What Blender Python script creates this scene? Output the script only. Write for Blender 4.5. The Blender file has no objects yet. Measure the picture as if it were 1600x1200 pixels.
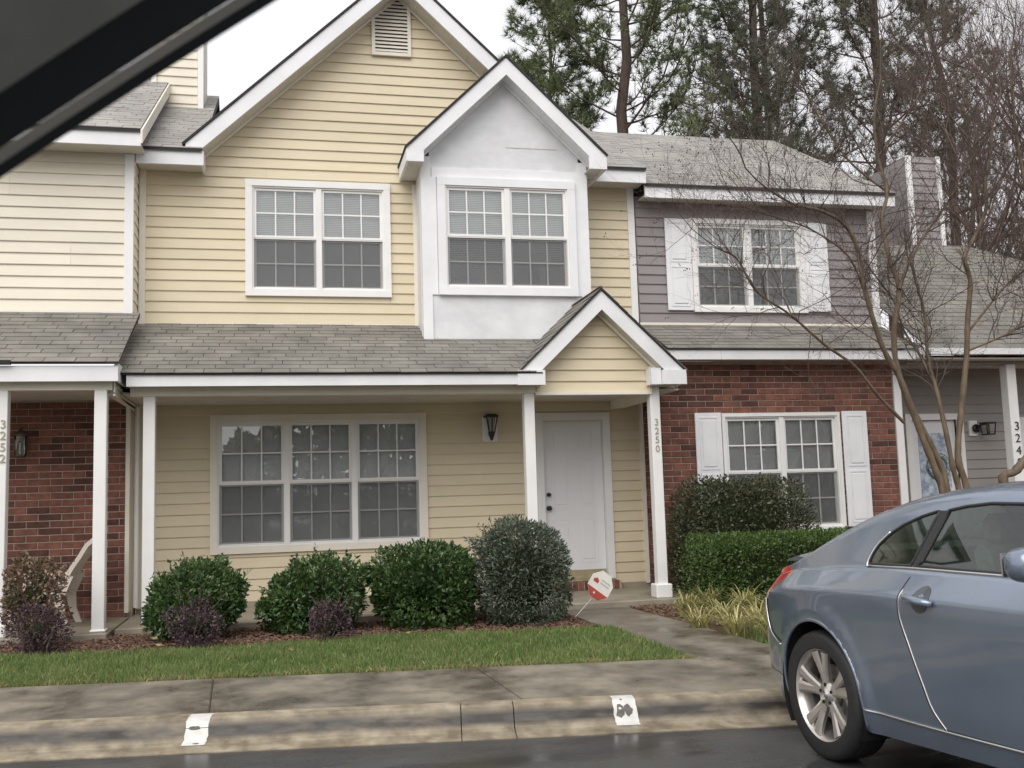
import bpy, bmesh, math, random
import numpy as np
from mathutils import Vector, Matrix
random.seed(7); rng = np.random.default_rng(11)
scn = bpy.context.scene
col = scn.collection
R = math.radians

# ------------------------------------------------------------------ camera, sky, sun, exposure
CAM = np.array([0.0, 0.0, 1.42]); FPX = 1600.0
yaw, pitch, roll = R(12.9), R(6.23), R(-1.76)
fwd = np.array([math.sin(yaw)*math.cos(pitch), math.cos(yaw)*math.cos(pitch), math.sin(pitch)])
rt0 = np.array([math.cos(yaw), -math.sin(yaw), 0.0]); up0 = np.cross(rt0, fwd)
rgt = math.cos(roll)*rt0+math.sin(roll)*up0; upv = -math.sin(roll)*rt0+math.cos(roll)*up0
cd = bpy.data.cameras.new('camera'); cam = bpy.data.objects.new('camera', cd); col.objects.link(cam)
cd.sensor_width = 36.0; cd.lens = 36.0*FPX/1600; cd.clip_start = 0.05; cd.clip_end = 2000
cam.matrix_world = Matrix(((rgt[0], upv[0], -fwd[0], CAM[0]), (rgt[1], upv[1], -fwd[1], CAM[1]), (rgt[2], upv[2], -fwd[2], CAM[2]), (0, 0, 0, 1)))
cd.dof.use_dof = True; cd.dof.focus_distance = 12.0; cd.dof.aperture_fstop = 10.0
scn.camera = cam

w = bpy.data.worlds.new('World'); scn.world = w; w.use_nodes = True
wn, wl = w.node_tree.nodes, w.node_tree.links
bg = wn['Background']
sky = wn.new('ShaderNodeTexSky'); sky.sky_type = 'NISHITA'; sky.sun_disc = False
SUN_EL, SUN_AZ = R(46), R(-150)          # veiled sun, high behind the camera to the left
sky.sun_elevation = SUN_EL; sky.sun_rotation = R(210); sky.dust_density = 4.0
mixw = wn.new('ShaderNodeMix'); mixw.data_type = 'RGBA'; mixw.inputs['Factor'].default_value = 0.93
wl.new(sky.outputs[0], mixw.inputs['A']); mixw.inputs['B'].default_value = (6.0, 5.96, 6.1, 1)   # even cloud cover
wl.new(mixw.outputs['Result'], bg.inputs['Color']); bg.inputs['Strength'].default_value = 0.112

sd = bpy.data.lights.new('sun', 'SUN'); sd.energy = 1.5; sd.angle = R(60); sd.color = (1.0, 0.975, 0.94)
sun = bpy.data.objects.new('sun', sd); col.objects.link(sun)
sv = Vector((math.sin(SUN_AZ)*math.cos(SUN_EL), math.cos(SUN_AZ)*math.cos(SUN_EL), math.sin(SUN_EL)))
sun.rotation_euler = (-sv).to_track_quat('-Z', 'Y').to_euler(); sun.location = (0, -10, 30)

vs = scn.view_settings; vs.view_transform = 'Standard'; vs.look = 'None'; vs.exposure = 0.66; vs.gamma = 1.0
vs.use_curve_mapping = False

# ------------------------------------------------------------------ pixel helpers (photo pixel -> point on a known plane)
def ray(x, y): return fwd+rgt*(x-800)/FPX-upv*(y-600)/FPX
def onY(x, y, Y): d = ray(x, y); return CAM+d*(Y-CAM[1])/d[1]
def onZ(x, y, z): d = ray(x, y); return CAM+d*(z-CAM[2])/d[2]
def atD(x, y, dep): return CAM+ray(x, y)*dep

# ------------------------------------------------------------------ object helpers
WM = {}
def link(o, parent=None, local=False):
    col.objects.link(o)
    if parent is not None:
        o.parent = parent
        if not local and parent in WM: o.matrix_parent_inverse = WM[parent].inverted()
    return o
def thing(name, loc, label, cat, group=None, rz=None):
    o = bpy.data.objects.new(name, None); col.objects.link(o); o.location = loc
    o.empty_display_size = 0.2
    WM[o] = Matrix.Translation(Vector(loc)); tag(o, label, cat, group); return o
def tag(o, label=None, cat=None, group=None, kind=None):
    if label: o['label'] = label
    if cat: o['category'] = cat
    if group: o['group'] = group
    if kind: o['kind'] = kind
    return o
def mobj(name, me, parent=None, kind=None, local=False):
    o = bpy.data.objects.new(name, me); link(o, parent, local)
    if kind: o['kind'] = kind
    return o
def npmesh(name, V, F, m, smooth=False):
    """V (n,3) float array, F (k,3|4) int array -> mesh, fast"""
    V = np.asarray(V, dtype=np.float32); F = np.asarray(F, dtype=np.int32)
    me = bpy.data.meshes.new(name); n = F.shape[1]
    me.vertices.add(len(V)); me.vertices.foreach_set('co', V.ravel())
    me.loops.add(F.size); me.loops.foreach_set('vertex_index', F.ravel())
    me.polygons.add(len(F)); me.polygons.foreach_set('loop_start', np.arange(0, F.size, n, dtype=np.int32))
    me.update(calc_edges=True)
    if smooth: me.polygons.foreach_set('use_smooth', np.ones(len(F), dtype=bool))
    if m: me.materials.append(m)
    me.validate(); return me
class MB:
    def __init__(s): s.v = []; s.f = []
    def add(s, vs, fs):
        b = len(s.v); s.v += [tuple(p) for p in vs]; s.f += [tuple(i+b for i in f) for f in fs]; return s
    def box(s, x0, x1, y0, y1, z0, z1):
        return s.add([(x0,y0,z0),(x1,y0,z0),(x1,y1,z0),(x0,y1,z0),(x0,y0,z1),(x1,y0,z1),(x1,y1,z1),(x0,y1,z1)],
                     [(0,3,2,1),(4,5,6,7),(0,1,5,4),(1,2,6,5),(2,3,7,6),(3,0,4,7)])
    def prism_y(s, poly, y0, y1):          # polygon in (x,z), counter-clockwise seen from -y
        n = len(poly); vs = [(x,y0,z) for x,z in poly]+[(x,y1,z) for x,z in poly]
        fs = [tuple(range(n)), tuple(range(2*n-1, n-1, -1))]+[(i,i+n,(i+1)%n+n,(i+1)%n) for i in range(n)]
        return s.add(vs, fs)
    def prism_x(s, poly, x0, x1):          # polygon in (y,z)
        n = len(poly); vs = [(x0,y,z) for y,z in poly]+[(x1,y,z) for y,z in poly]
        fs = [tuple(range(n-1,-1,-1)), tuple(range(n, 2*n))]+[(i,(i+1)%n,(i+1)%n+n,i+n) for i in range(n)]
        return s.add(vs, fs)
    def prism_z(s, poly, z0, z1):
        n = len(poly); vs = [(x,y,z0) for x,y in poly]+[(x,y,z1) for x,y in poly]
        fs = [tuple(range(n-1,-1,-1)), tuple(range(n, 2*n))]+[(i,(i+1)%n,(i+1)%n+n,i+n) for i in range(n)]
        return s.add(vs, fs)
    def prism_3(s, poly, off):             # polygon of 3-D points swept by vector off
        n = len(poly); o = np.asarray(off); vs = [tuple(p) for p in poly]+[tuple(np.asarray(p)+o) for p in poly]
        fs = [tuple(range(n)), tuple(range(2*n-1, n-1, -1))]+[(i,i+n,(i+1)%n+n,(i+1)%n) for i in range(n)]
        return s.add(vs, fs)
    def tube(s, pts, rad, n=8, cap=True):
        P = [Vector(p) for p in pts]; k = len(P); rad = [rad]*k if not hasattr(rad, '__len__') else rad
        b = len(s.v); up = None
        for i in range(k):
            d = (P[min(i+1,k-1)]-P[max(i-1,0)]).normalized()
            if up is None: up = d.orthogonal().normalized()
            up = (up-d*up.dot(d)); up = up.normalized() if up.length > 1e-6 else d.orthogonal().normalized()
            side = d.cross(up)
            for j in range(n):
                a = 2*math.pi*j/n; s.v.append(tuple(P[i]+(up*math.cos(a)+side*math.sin(a))*rad[i]))
        for i in range(k-1):
            for j in range(n):
                s.f.append((b+i*n+j, b+i*n+(j+1)%n, b+(i+1)*n+(j+1)%n, b+(i+1)*n+j))
        if cap: s.f.append(tuple(b+j for j in range(n-1,-1,-1))); s.f.append(tuple(b+(k-1)*n+j for j in range(n)))
        return s
    def lathe(s, prof, axis_o=(0,0,0), axis='y', n=40, closed=False):   # prof list of (r, a)
        b = len(s.v); k = len(prof); o = Vector(axis_o)
        for r, a in prof:
            for j in range(n):
                t = 2*math.pi*j/n; c, q = r*math.cos(t), r*math.sin(t)
                p = Vector((c, a, q)) if axis == 'y' else Vector((c, q, a))
                s.v.append(tuple(o+p))
        for i in range(k-1+(1 if closed else 0)):
            for j in range(n):
                s.f.append((b+i*n+j, b+i*n+(j+1)%n, b+((i+1)%k)*n+(j+1)%n, b+((i+1)%k)*n+j))
        return s
    def mesh(s, name, m, smooth=False, bevel=0):
        me = bpy.data.meshes.new(name); me.from_pydata(s.v, [], s.f)
        bm = bmesh.new(); bm.from_mesh(me)
        bmesh.ops.recalc_face_normals(bm, faces=bm.faces)
        if bevel: bmesh.ops.bevel(bm, geom=bm.edges[:], offset=bevel, segments=1, affect='EDGES', clamp_overlap=True)
        bm.to_mesh(me); bm.free()
        if smooth:
            for p in me.polygons: p.use_smooth = True
        me.materials.append(m); return me
    def obj(s, name, m, parent=None, smooth=False, bevel=0, kind=None, local=False):
        return mobj(name, s.mesh(name, m, smooth, bevel), parent, kind, local)
def bx(name, m, parent, x0, x1, y0, y1, z0, z1, bevel=0, local=False):
    return MB().box(x0,x1,y0,y1,z0,z1).obj(name, m, parent, bevel=bevel, local=local)

# ------------------------------------------------------------------ materials
def mat(name, c, rough=0.6, var=0.1, scale=3.0, c2=None, stretch=(1,1,1), bump=0.0, bscale=80.0, bstretch=(1,1,1), metallic=0.0, coat=0.0,
        rand=0.0, rough2=None, spec=0.5, detail=6.0, thr=(0.35,0.65), trans=0.0, rcols=None, coords='pos'):
    m = bpy.data.materials.new(name); m.use_nodes = True; nt = m.node_tree; N, L = nt.nodes, nt.links
    p = N['Principled BSDF']
    if coords == 'pos': src = N.new('ShaderNodeNewGeometry').outputs['Position']
    else: src = N.new('ShaderNodeTexCoord').outputs['Object']
    mp = N.new('ShaderNodeMapping'); mp.inputs['Scale'].default_value = [scale*q for q in stretch]; L.new(src, mp.inputs[0])
    nz = N.new('ShaderNodeTexNoise'); nz.inputs['Scale'].default_value = 1.0; nz.inputs['Detail'].default_value = detail; nz.inputs['Roughness'].default_value = 0.6
    L.new(mp.outputs[0], nz.inputs['Vector'])
    rp = N.new('ShaderNodeValToRGB'); rp.color_ramp.elements[0].position = thr[0]; rp.color_ramp.elements[1].position = thr[1]
    a = np.array(c[:3]); b = np.array(c2[:3]) if c2 is not None else a*(1+var); a = a*(1-var) if c2 is None else a
    rp.color_ramp.elements[0].color = (*a, 1); rp.color_ramp.elements[1].color = (*np.minimum(b, 1), 1)
    L.new(nz.outputs['Fac'], rp.inputs[0]); out = rp.outputs[0]
    if rand or rcols:
        oi = N.new('ShaderNodeObjectInfo'); g = N.new('ShaderNodeNewGeometry')
        ad = N.new('ShaderNodeMath'); ad.operation = 'ADD'; L.new(oi.outputs['Random'], ad.inputs[0]); L.new(g.outputs['Random Per Island'], ad.inputs[1])
        fr = N.new('ShaderNodeMath'); fr.operation = 'FRACT'; L.new(ad.outputs[0], fr.inputs[0])
        if rcols:
            r2 = N.new('ShaderNodeValToRGB'); el = r2.color_ramp.elements
            while len(el) < len(rcols): el.new(0.5)
            for i, (pos, cc) in enumerate(rcols): el[i].position = pos; el[i].color = (*cc, 1)
            L.new(fr.outputs[0], r2.inputs[0]); mul = N.new('ShaderNodeMix'); mul.data_type = 'RGBA'; mul.blend_type = 'MULTIPLY'; mul.inputs['Factor'].default_value = 1
            L.new(out, mul.inputs['A']); L.new(r2.outputs[0], mul.inputs['B']); out = mul.outputs['Result']
        else:
            mr = N.new('ShaderNodeMapRange'); mr.inputs['To Min'].default_value = 1-rand; mr.inputs['To Max'].default_value = 1+rand; L.new(fr.outputs[0], mr.inputs['Value'])
            vm = N.new('ShaderNodeVectorMath'); vm.operation = 'SCALE'; L.new(out, vm.inputs[0]); L.new(mr.outputs[0], vm.inputs['Scale']); out = vm.outputs[0]
    L.new(out, p.inputs['Base Color'])
    p.inputs['Roughness'].default_value = rough; p.inputs['Metallic'].default_value = metallic
    p.inputs['Coat Weight'].default_value = coat; p.inputs['Coat Roughness'].default_value = 0.06; p.inputs['Specular IOR Level'].default_value = spec
    if rough2 is not None:
        mr = N.new('ShaderNodeMapRange'); mr.inputs['From Min'].default_value = thr[0]; mr.inputs['From Max'].default_value = thr[1]
        mr.inputs['To Min'].default_value = rough; mr.inputs['To Max'].default_value = rough2; L.new(nz.outputs['Fac'], mr.inputs['Value']); L.new(mr.outputs[0], p.inputs['Roughness'])
    if bump:
        m2 = N.new('ShaderNodeMapping'); m2.inputs['Scale'].default_value = [bscale*q for q in bstretch]; L.new(src, m2.inputs[0])
        n2 = N.new('ShaderNodeTexNoise'); n2.inputs['Scale'].default_value = 1; n2.inputs['Detail'].default_value = 3; L.new(m2.outputs[0], n2.inputs['Vector'])
        bp = N.new('ShaderNodeBump'); bp.inputs['Strength'].default_value = min(1, bump*20); bp.inputs['Distance'].default_value = bump; L.new(n2.outputs['Fac'], bp.inputs['Height']); L.new(bp.outputs[0], p.inputs['Normal'])
    if trans:                               # thin leaves let some light through
        tr = N.new('ShaderNodeBsdfTranslucent'); L.new(out, tr.inputs[0]); mx = N.new('ShaderNodeMixShader'); mx.inputs[0].default_value = trans
        L.new(p.outputs[0], mx.inputs[1]); L.new(tr.outputs[0], mx.inputs[2]); L.new(mx.outputs[0], N['Material Output'].inputs[0])
    return m
def glassmat(name, tint=(0.9,0.93,0.92), refl=1.0, rough=0.0, ior=1.5):
    m = bpy.data.materials.new(name); m.use_nodes = True; nt = m.node_tree; N, L = nt.nodes, nt.links
    N.remove(N['Principled BSDF'])
    t = N.new('ShaderNodeBsdfTransparent'); t.inputs[0].default_value = (*tint, 1)
    g = N.new('ShaderNodeBsdfGlossy'); g.inputs['Roughness'].default_value = rough; g.inputs['Color'].default_value = (1,1,1,1)
    f = N.new('ShaderNodeFresnel'); f.inputs[0].default_value = ior
    mm = N.new('ShaderNodeMath'); mm.operation = 'MULTIPLY'; mm.inputs[1].default_value = refl; mm.use_clamp = True; L.new(f.outputs[0], mm.inputs[0])
    mx = N.new('ShaderNodeMixShader'); L.new(mm.outputs[0], mx.inputs[0]); L.new(t.outputs[0], mx.inputs[1]); L.new(g.outputs[0], mx.inputs[2])
    L.new(mx.outputs[0], N['Material Output'].inputs[0]); return m
def screenmat(name, c, cover):
    m = bpy.data.materials.new(name); m.use_nodes = True; nt = m.node_tree; N, L = nt.nodes, nt.links
    N.remove(N['Principled BSDF']); t = N.new('ShaderNodeBsdfTransparent'); d = N.new('ShaderNodeBsdfDiffuse'); d.inputs[0].default_value = (*c, 1)
    mx = N.new('ShaderNodeMixShader'); mx.inputs[0].default_value = cover; L.new(t.outputs[0], mx.inputs[1]); L.new(d.outputs[0], mx.inputs[2]); L.new(mx.outputs[0], N['Material Output'].inputs[0]); return m

def sidingmat(name, c, var=0.05):
    return mat(name, c, 0.5, var, 0.9, stretch=(1,1,2), bump=0.0012, bscale=30, bstretch=(0.25,1,7), rand=0.035)
M = {}
M['yellow'] = sidingmat('yellow_siding', (0.685,0.595,0.42))
M['cream'] = sidingmat('cream_siding', (0.76,0.70,0.575))
M['mauve'] = sidingmat('mauve_siding', (0.265,0.240,0.236))
M['grey'] = sidingmat('grey_siding', (0.30,0.28,0.26))
M['white'] = mat('white_trim', (0.80,0.80,0.81), 0.42, 0.05, 2.5, bump=0.0006, bscale=25)
M['trimwhite'] = mat('white_vinyl', (0.82,0.81,0.79), 0.35, 0.03, 3)
M['creamtrim'] = mat('cream_vinyl_trim', (0.79,0.74,0.64), 0.45, 0.04, 3)
M['baywhite'] = mat('white_painted_panel', (0.70,0.705,0.715), 0.6, 0.09, 2.6, bump=0.004, bscale=7, stretch=(1,1,1.4))
M['soffit'] = mat('vinyl_soffit', (0.62,0.58,0.51), 0.55, 0.06, 4)
M['shingle'] = mat('asphalt_shingle', (0.19,0.178,0.155), 0.85, 0.2, 2.2, bump=0.003, bscale=220, rand=0.12)
M['shingle2'] = mat('pale_asphalt_shingle', (0.30,0.285,0.265), 0.85, 0.16, 1.6, bump=0.003, bscale=200, rand=0.08)
M['deck'] = mat('roof_felt_edge', (0.025,0.024,0.024), 0.8, 0.2, 5)
M['mortar'] = mat('grey_mortar', (0.42,0.34,0.285), 0.9, 0.15, 9, bump=0.003, bscale=160)
M['brick'] = mat('red_brick', (0.178,0.073,0.051), 0.85, 0.28, 14, bump=0.004, bscale=120, detail=8,
                 rcols=[(0.0,(0.48,0.46,0.50)),(0.16,(0.55,0.55,0.55)),(0.22,(0.82,0.82,0.82)),(0.6,(1.0,1.0,1.0)),(1.0,(1.22,1.2,1.15))])
M['concrete'] = mat('damp_concrete_paving', (0.085,0.074,0.057), 0.26, scale=2.6, c2=(0.245,0.215,0.165), stretch=(1,.8,1), bump=0.003, bscale=120, rand=0.07, rough2=0.68, thr=(0.36,0.66), detail=13)
M['porchcon'] = mat('porch_concrete', (0.22,0.19,0.145), 0.5, scale=2.4, c2=(0.36,0.32,0.25), bump=0.002, bscale=90)
M['asphalt'] = mat('wet_asphalt', (0.030,0.031,0.032), 0.12, scale=1.1, c2=(0.070,0.070,0.068), stretch=(0.6,2.0,1), bump=0.0025, bscale=140, rough2=0.42, thr=(0.36,0.66), detail=8)
M['paint'] = mat('white_stall_paint', (0.60,0.59,0.56), 0.5, 0.12, 12, bump=0.001)
M['chip'] = mat('exposed_dark_concrete', (0.11,0.10,0.09), 0.7, 0.25, 30)
M['soil'] = mat('red_brown_mulch', (0.085,0.045,0.028), 0.95, 0.4, 9, bump=0.02, bscale=45)
M['mulchchip'] = mat('bark_chips', (0.15,0.085,0.055), 0.9, 0.25, 30, rand=0.6)
M['turf'] = mat('lawn_soil', (0.055,0.065,0.022), 0.95, 0.3, 12, bump=0.01)
M['grass'] = mat('grass_blades', (0.135,0.215,0.058), 0.55, scale=2.2, c2=(0.23,0.295,0.10), rand=0.35, trans=0.35)
M['straw'] = mat('dry_grass_blades', (0.33,0.27,0.13), 0.7, 0.2, 8, rand=0.35, trans=0.2)
M['farground'] = mat('leaf_litter_ground', (0.11,0.09,0.05), 0.95, 0.3, 0.6)
M['pane'] = glassmat('window_glass', (0.97,0.98,0.975), 2.6)
M['screen'] = screenmat('insect_screen', (0.115,0.118,0.118), 0.24)
M['blind'] = mat('white_blind_slats', (0.87,0.87,0.86), 0.5, 0.03, 3)
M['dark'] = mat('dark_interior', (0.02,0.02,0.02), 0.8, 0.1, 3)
M['black'] = mat('black_metal', (0.02,0.02,0.021), 0.4, 0.15, 20)
M['bronze'] = mat('aged_bronze', (0.13,0.105,0.075), 0.45, 0.2, 20, metallic=0.7)
M['brass'] = mat('worn_kick_plate', (0.36,0.31,0.19), 0.45, 0.15, 9, stretch=(1,1,2))
M['door'] = mat('white_door_paint', (0.77,0.77,0.78), 0.38, 0.02, 2)
M['number'] = mat('brass_number', (0.42,0.37,0.28), 0.4, 0.1, 20, metallic=0.3)
M['darknumber'] = mat('black_number', (0.03,0.03,0.03), 0.4, 0.1, 20)
M['lantglass'] = glassmat('lantern_glass', (0.75,0.78,0.74), 1.2, 0.05)
M['bark'] = mat('pine_bark', (0.075,0.055,0.042), 0.95, 0.3, 6, stretch=(3,3,0.6), bump=0.02, bscale=14, bstretch=(2,2,0.5))
M['needle'] = mat('pine_needles', (0.095,0.128,0.055), 0.6, scale=0.55, c2=(0.19,0.22,0.10), rand=0.45, trans=0.3)
M['needle2'] = mat('far_pine_needles', (0.10,0.115,0.078), 0.65, scale=0.5, c2=(0.165,0.18,0.12), rand=0.4, trans=0.3)
M['crapebark'] = mat('smooth_tan_bark', (0.062,0.043,0.026), 0.75, scale=9, c2=(0.20,0.145,0.092), stretch=(1.5,1.5,0.5), bump=0.006, bscale=30, thr=(0.3,0.7))
M['twig'] = mat('dark_twigs', (0.10,0.070,0.058), 0.8, 0.2, 5, rand=0.2)
M['redtwig'] = mat('reddish_twigs', (0.125,0.085,0.072), 0.8, 0.2, 5, rand=0.25)
M['pod'] = mat('dry_seed_pods', (0.055,0.037,0.03), 0.85, 0.2, 10)
def leafmat(n, a, b, rand=0.4, rough=0.38, tr=0.22): return mat(n, a, rough, scale=4.5, c2=b, rand=rand, trans=tr)
M['holly'] = leafmat('holly_leaves', (0.038,0.080,0.022), (0.088,0.150,0.044), rough=0.34)
M['holly2'] = leafmat('dark_holly_leaves', (0.032,0.070,0.018), (0.072,0.128,0.034), rough=0.34)
M['greyleaf'] = leafmat('grey_green_leaves', (0.060,0.082,0.052), (0.125,0.155,0.105))
M['oliveleaf'] = leafmat('olive_bronze_leaves', (0.050,0.066,0.030), (0.110,0.112,0.060))
M['boxleaf'] = leafmat('hedge_leaves', (0.050,0.098,0.020), (0.115,0.180,0.046))
M['purpleleaf'] = leafmat('purple_leaves', (0.046,0.026,0.034), (0.105,0.060,0.070))
M['redtip'] = leafmat('reddish_shrub_leaves', (0.085,0.085,0.040), (0.24,0.145,0.10))
M['liriope'] = mat('striped_grass_leaves', (0.28,0.27,0.09), 0.5, scale=12, c2=(0.50,0.45,0.21), rand=0.4, trans=0.25)
M['shadedcore'] = mat('shaded_shrub_core', (0.020,0.026,0.012), 0.95, 0.3, 14, spec=.1)  # solid core for inner twigs; shade inside the shrub is in its dark colour
M['dirt'] = mat('kerb_tyre_grime', (0.035,0.033,0.030), 0.45, 0.3, 10)

# kerb: pale worn concrete with a band of tyre grime whose edges wander along the face
def kerbmat():
    m = mat('worn_kerb_concrete', (0.16,0.128,0.085), 0.36, scale=6.5, c2=(0.36,0.305,0.22), stretch=(1,.6,1.5), detail=12, bump=0.003, bscale=110, rough2=0.65, rand=0.05)
    N, L = m.node_tree.nodes, m.node_tree.links; p = N['Principled BSDF']; src = p.inputs['Base Color'].links[0].from_socket
    g = N.new('ShaderNodeNewGeometry'); mp = N.new('ShaderNodeMapping'); mp.inputs['Scale'].default_value = (2.2,2.2,9); L.new(g.outputs['Position'], mp.inputs[0])
    nz = N.new('ShaderNodeTexNoise'); nz.inputs['Scale'].default_value = 1.4; nz.inputs['Detail'].default_value = 7; L.new(mp.outputs[0], nz.inputs['Vector'])
    sx = N.new('ShaderNodeSeparateXYZ'); L.new(g.outputs['Position'], sx.inputs[0])
    a = N.new('ShaderNodeMapRange'); a.inputs['From Min'].default_value = 0.010; a.inputs['From Max'].default_value = 0.050; L.new(sx.outputs['Z'], a.inputs['Value'])
    b = N.new('ShaderNodeMapRange'); b.inputs['From Min'].default_value = 0.133; b.inputs['From Max'].default_value = 0.085; L.new(sx.outputs['Z'], b.inputs['Value'])
    mu = N.new('ShaderNodeMath'); mu.operation = 'MULTIPLY'; L.new(a.outputs[0], mu.inputs[0]); L.new(b.outputs[0], mu.inputs[1])
    nr = N.new('ShaderNodeMapRange'); nr.inputs['From Min'].default_value = 0.12; nr.inputs['From Max'].default_value = 0.50; L.new(nz.outputs['Fac'], nr.inputs['Value'])
    m2 = N.new('ShaderNodeMath'); m2.operation = 'MULTIPLY'; L.new(mu.outputs[0], m2.inputs[0]); L.new(nr.outputs[0], m2.inputs[1])
    mx = N.new('ShaderNodeMix'); mx.data_type = 'RGBA'; L.new(m2.outputs[0], mx.inputs['Factor']); L.new(src, mx.inputs['A']); mx.inputs['B'].default_value = (0.030,0.025,0.020,1)
    L.new(mx.outputs['Result'], p.inputs['Base Color']); return m
M['kerb'] = kerbmat()

# ------------------------------------------------------------------ ground, road, kerb, sidewalk
T = np.array([0.9874, -0.158]); NN = np.array([0.158, 0.9874])      # along and across the kerb
def kp(a, b): return T*a+NN*b
def strip(b0, b1, a0=-60, a1=60): return [tuple(kp(a0,b0)), tuple(kp(a1,b0)), tuple(kp(a1,b1)), tuple(kp(a0,b1))]
def sheet(name, poly, z, m, div=None):
    me = bpy.data.meshes.new(name); me.from_pydata([(x,y,z) for x,y in poly], [], [tuple(range(len(poly)))]); me.materials.append(m)
    return tag(mobj(name, me), kind='structure')
sheet('ground', [(-600,-600),(600,-600),(600,600),(-600,600)], -0.02, M['farground'])
sheet('road', strip(-60, 6.215), 0.0, M['asphalt'])
# raised bed of soil behind the sidewalk, under lawns, beds and houses
bed = [tuple(kp(-60,7.9)), tuple(kp(60,7.9)), (60,40), (-60,40)]
sheet('planting_ground', bed, 0.075, M['soil'])

kerb = MB(); kerb_root = bpy.data.objects.new('kerb', None); col.objects.link(kerb_root); WM[kerb_root] = Matrix(); tag(kerb_root, kind='structure')
KPROF = [(6.20,-0.05),(6.20,0.006),(6.30,0.004),(6.385,0.006),(6.43,0.016),(6.462,0.045),(6.482,0.085),(6.51,0.116),(6.555,0.132),(6.66,0.136),(6.66,-0.05)]
aj = [-9,-6.2,-3.1,0.055,0.38,3.4,6.4,9.4]                # joints, the short piece at the crack
def kerb_piece(a0, a1):
    mb = MB(); n = len(KPROF); s = [kp(a0,b) for b,z in KPROF]; e = [kp(a1,b) for b,z in KPROF]
    vs = [(p[0],p[1],z) for p,(b,z) in zip(s,KPROF)]+[(p[0],p[1],z) for p,(b,z) in zip(e,KPROF)]
    mb.add(vs, [(i,i+n,(i+1)%n+n,(i+1)%n) for i in range(n)]+[tuple(range(n)), tuple(range(2*n-1,n-1,-1))]); return mb
for i in range(len(aj)-1): kerb_piece(aj[i]+0.003, aj[i+1]-0.003).obj('kerb_stone', M['kerb'], kerb_root)
for a0, a1 in ((-60,-9.01),(9.41,60)): kerb_piece(a0, a1).obj('kerb_stone', M['kerb'], kerb_root)
bk = MB().prism_z([tuple(kp(-30,6.25)), tuple(kp(30,6.25)), tuple(kp(30,6.63)), tuple(kp(-30,6.63))], -0.1, -0.005).obj('kerb_joint_fill', M['dirt'], kerb_root)
def on_kerb(b, lift=0.003):
    for (b0,z0),(b1,z1) in zip(KPROF[1:-2], KPROF[2:-1]):
        if b0 <= b <= b1: return z0+(z1-z0)*(b-b0)/(b1-b0)+lift
    return 0.139
def kerb_mark(a0, a1, bs, skew, chips):
    mb = MB(); bb = np.linspace(bs[0], bs[1], 16); vs = []; r = random.Random(int(a0*100)+500)
    for b in bb:
        k = (b-bs[0])/(bs[1]-bs[0]); o = skew*k
        for q, a in enumerate((a0+o+r.uniform(-.004,.004), a1+o+r.uniform(-.004,.004))): p = kp(a,b); vs.append((p[0],p[1],on_kerb(b)))
    mb.add(vs, [(2*i,2*i+1,2*i+3,2*i+2) for i in range(15)]); o = mb.obj('painted_stall_mark', M['paint'], kerb_root)
    for ca, cb, ra, rb in chips:
        v = []; n = 12
        for j in range(n):
            t = 2*math.pi*j/n; k = r.uniform(0.65,1.2); b = cb+rb*k*math.sin(t); p = kp(ca+ra*k*math.cos(t), b); v.append((p[0],p[1],on_kerb(b,0.006)))
        c = kp(ca,cb); v.append((c[0],c[1],on_kerb(cb,0.006)))
        MB().add(v, [(j,(j+1)%n,n) for j in range(n)]).obj('worn_patch', M['chip'], o)
def ab(x, y): return x*T[0]+y*T[1], x*NN[0]+y*NN[1]
m1 = onZ(295,1122,0.13); m1b = onZ(330,1121,0.13); a1_, _ = ab(*m1[:2]); a1e, _ = ab(*m1b[:2])
kerb_mark(a1_, a1e, (6.37,6.635), 0.0, [(a1_+.06,6.48,.035,.008),(a1_+.08,6.395,.018,.006)])
m2 = onZ(953,1090,0.13); m2b = onZ(987,1087,0.13); a2_, _ = ab(*m2[:2]); a2e, _ = ab(*m2b[:2])
kerb_mark(a2_, a2e, (6.38,6.635), 0.0, [(a2_+.04,6.475,.028,.024),(a2_+.09,6.478,.026,.024),(a2_+.055,6.54,.008,.008)])
lt = onZ(1105,1127,0.0)
MB().prism_z([(lt[0]+math.cos(t)*.04*random.uniform(.6,1.2), lt[1]+math.sin(t)*.012) for t in np.linspace(0,2*math.pi,9)[:-1]], 0.007, 0.012).obj('paper_scrap', M['paint'])
tag(bpy.data.objects['paper_scrap'], 'small white scrap of paper lying in the gutter', 'litter')

# sidewalk slabs: joints run square to the houses
side = bpy.data.objects.new('sidewalk', None); col.objects.link(side); WM[side] = Matrix(); tag(side, kind='structure')
def kb_y(x, b): return (b-NN[0]*x)/NN[1]
sj = [-60,-11.3,-9.5,-7.7,-5.9,-4.12,-2.31,-0.49,1.45,3.15,4.95,6.75,8.55,10.35,12.1,60]
for i in range(len(sj)-1):
    x0, x1 = sj[i]+0.004, sj[i+1]-0.004; kf = 0.055
    MB().prism_z([(x0+kf,kb_y(x0+kf,6.663)),(x1+kf,kb_y(x1+kf,6.663)),(x1,kb_y(x1,7.98)),(x0,kb_y(x0,7.98))], -0.02, 0.132+random.uniform(-.003,.003)).obj('paving_slab', M['concrete'], side, bevel=0.006)
MB().prism_z([tuple(kp(-30,6.6)), tuple(kp(30,6.6)), tuple(kp(30,7.9)), tuple(kp(-30,7.9))], -0.1, 0.122).obj('joint_fill', M['dirt'], side)
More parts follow.
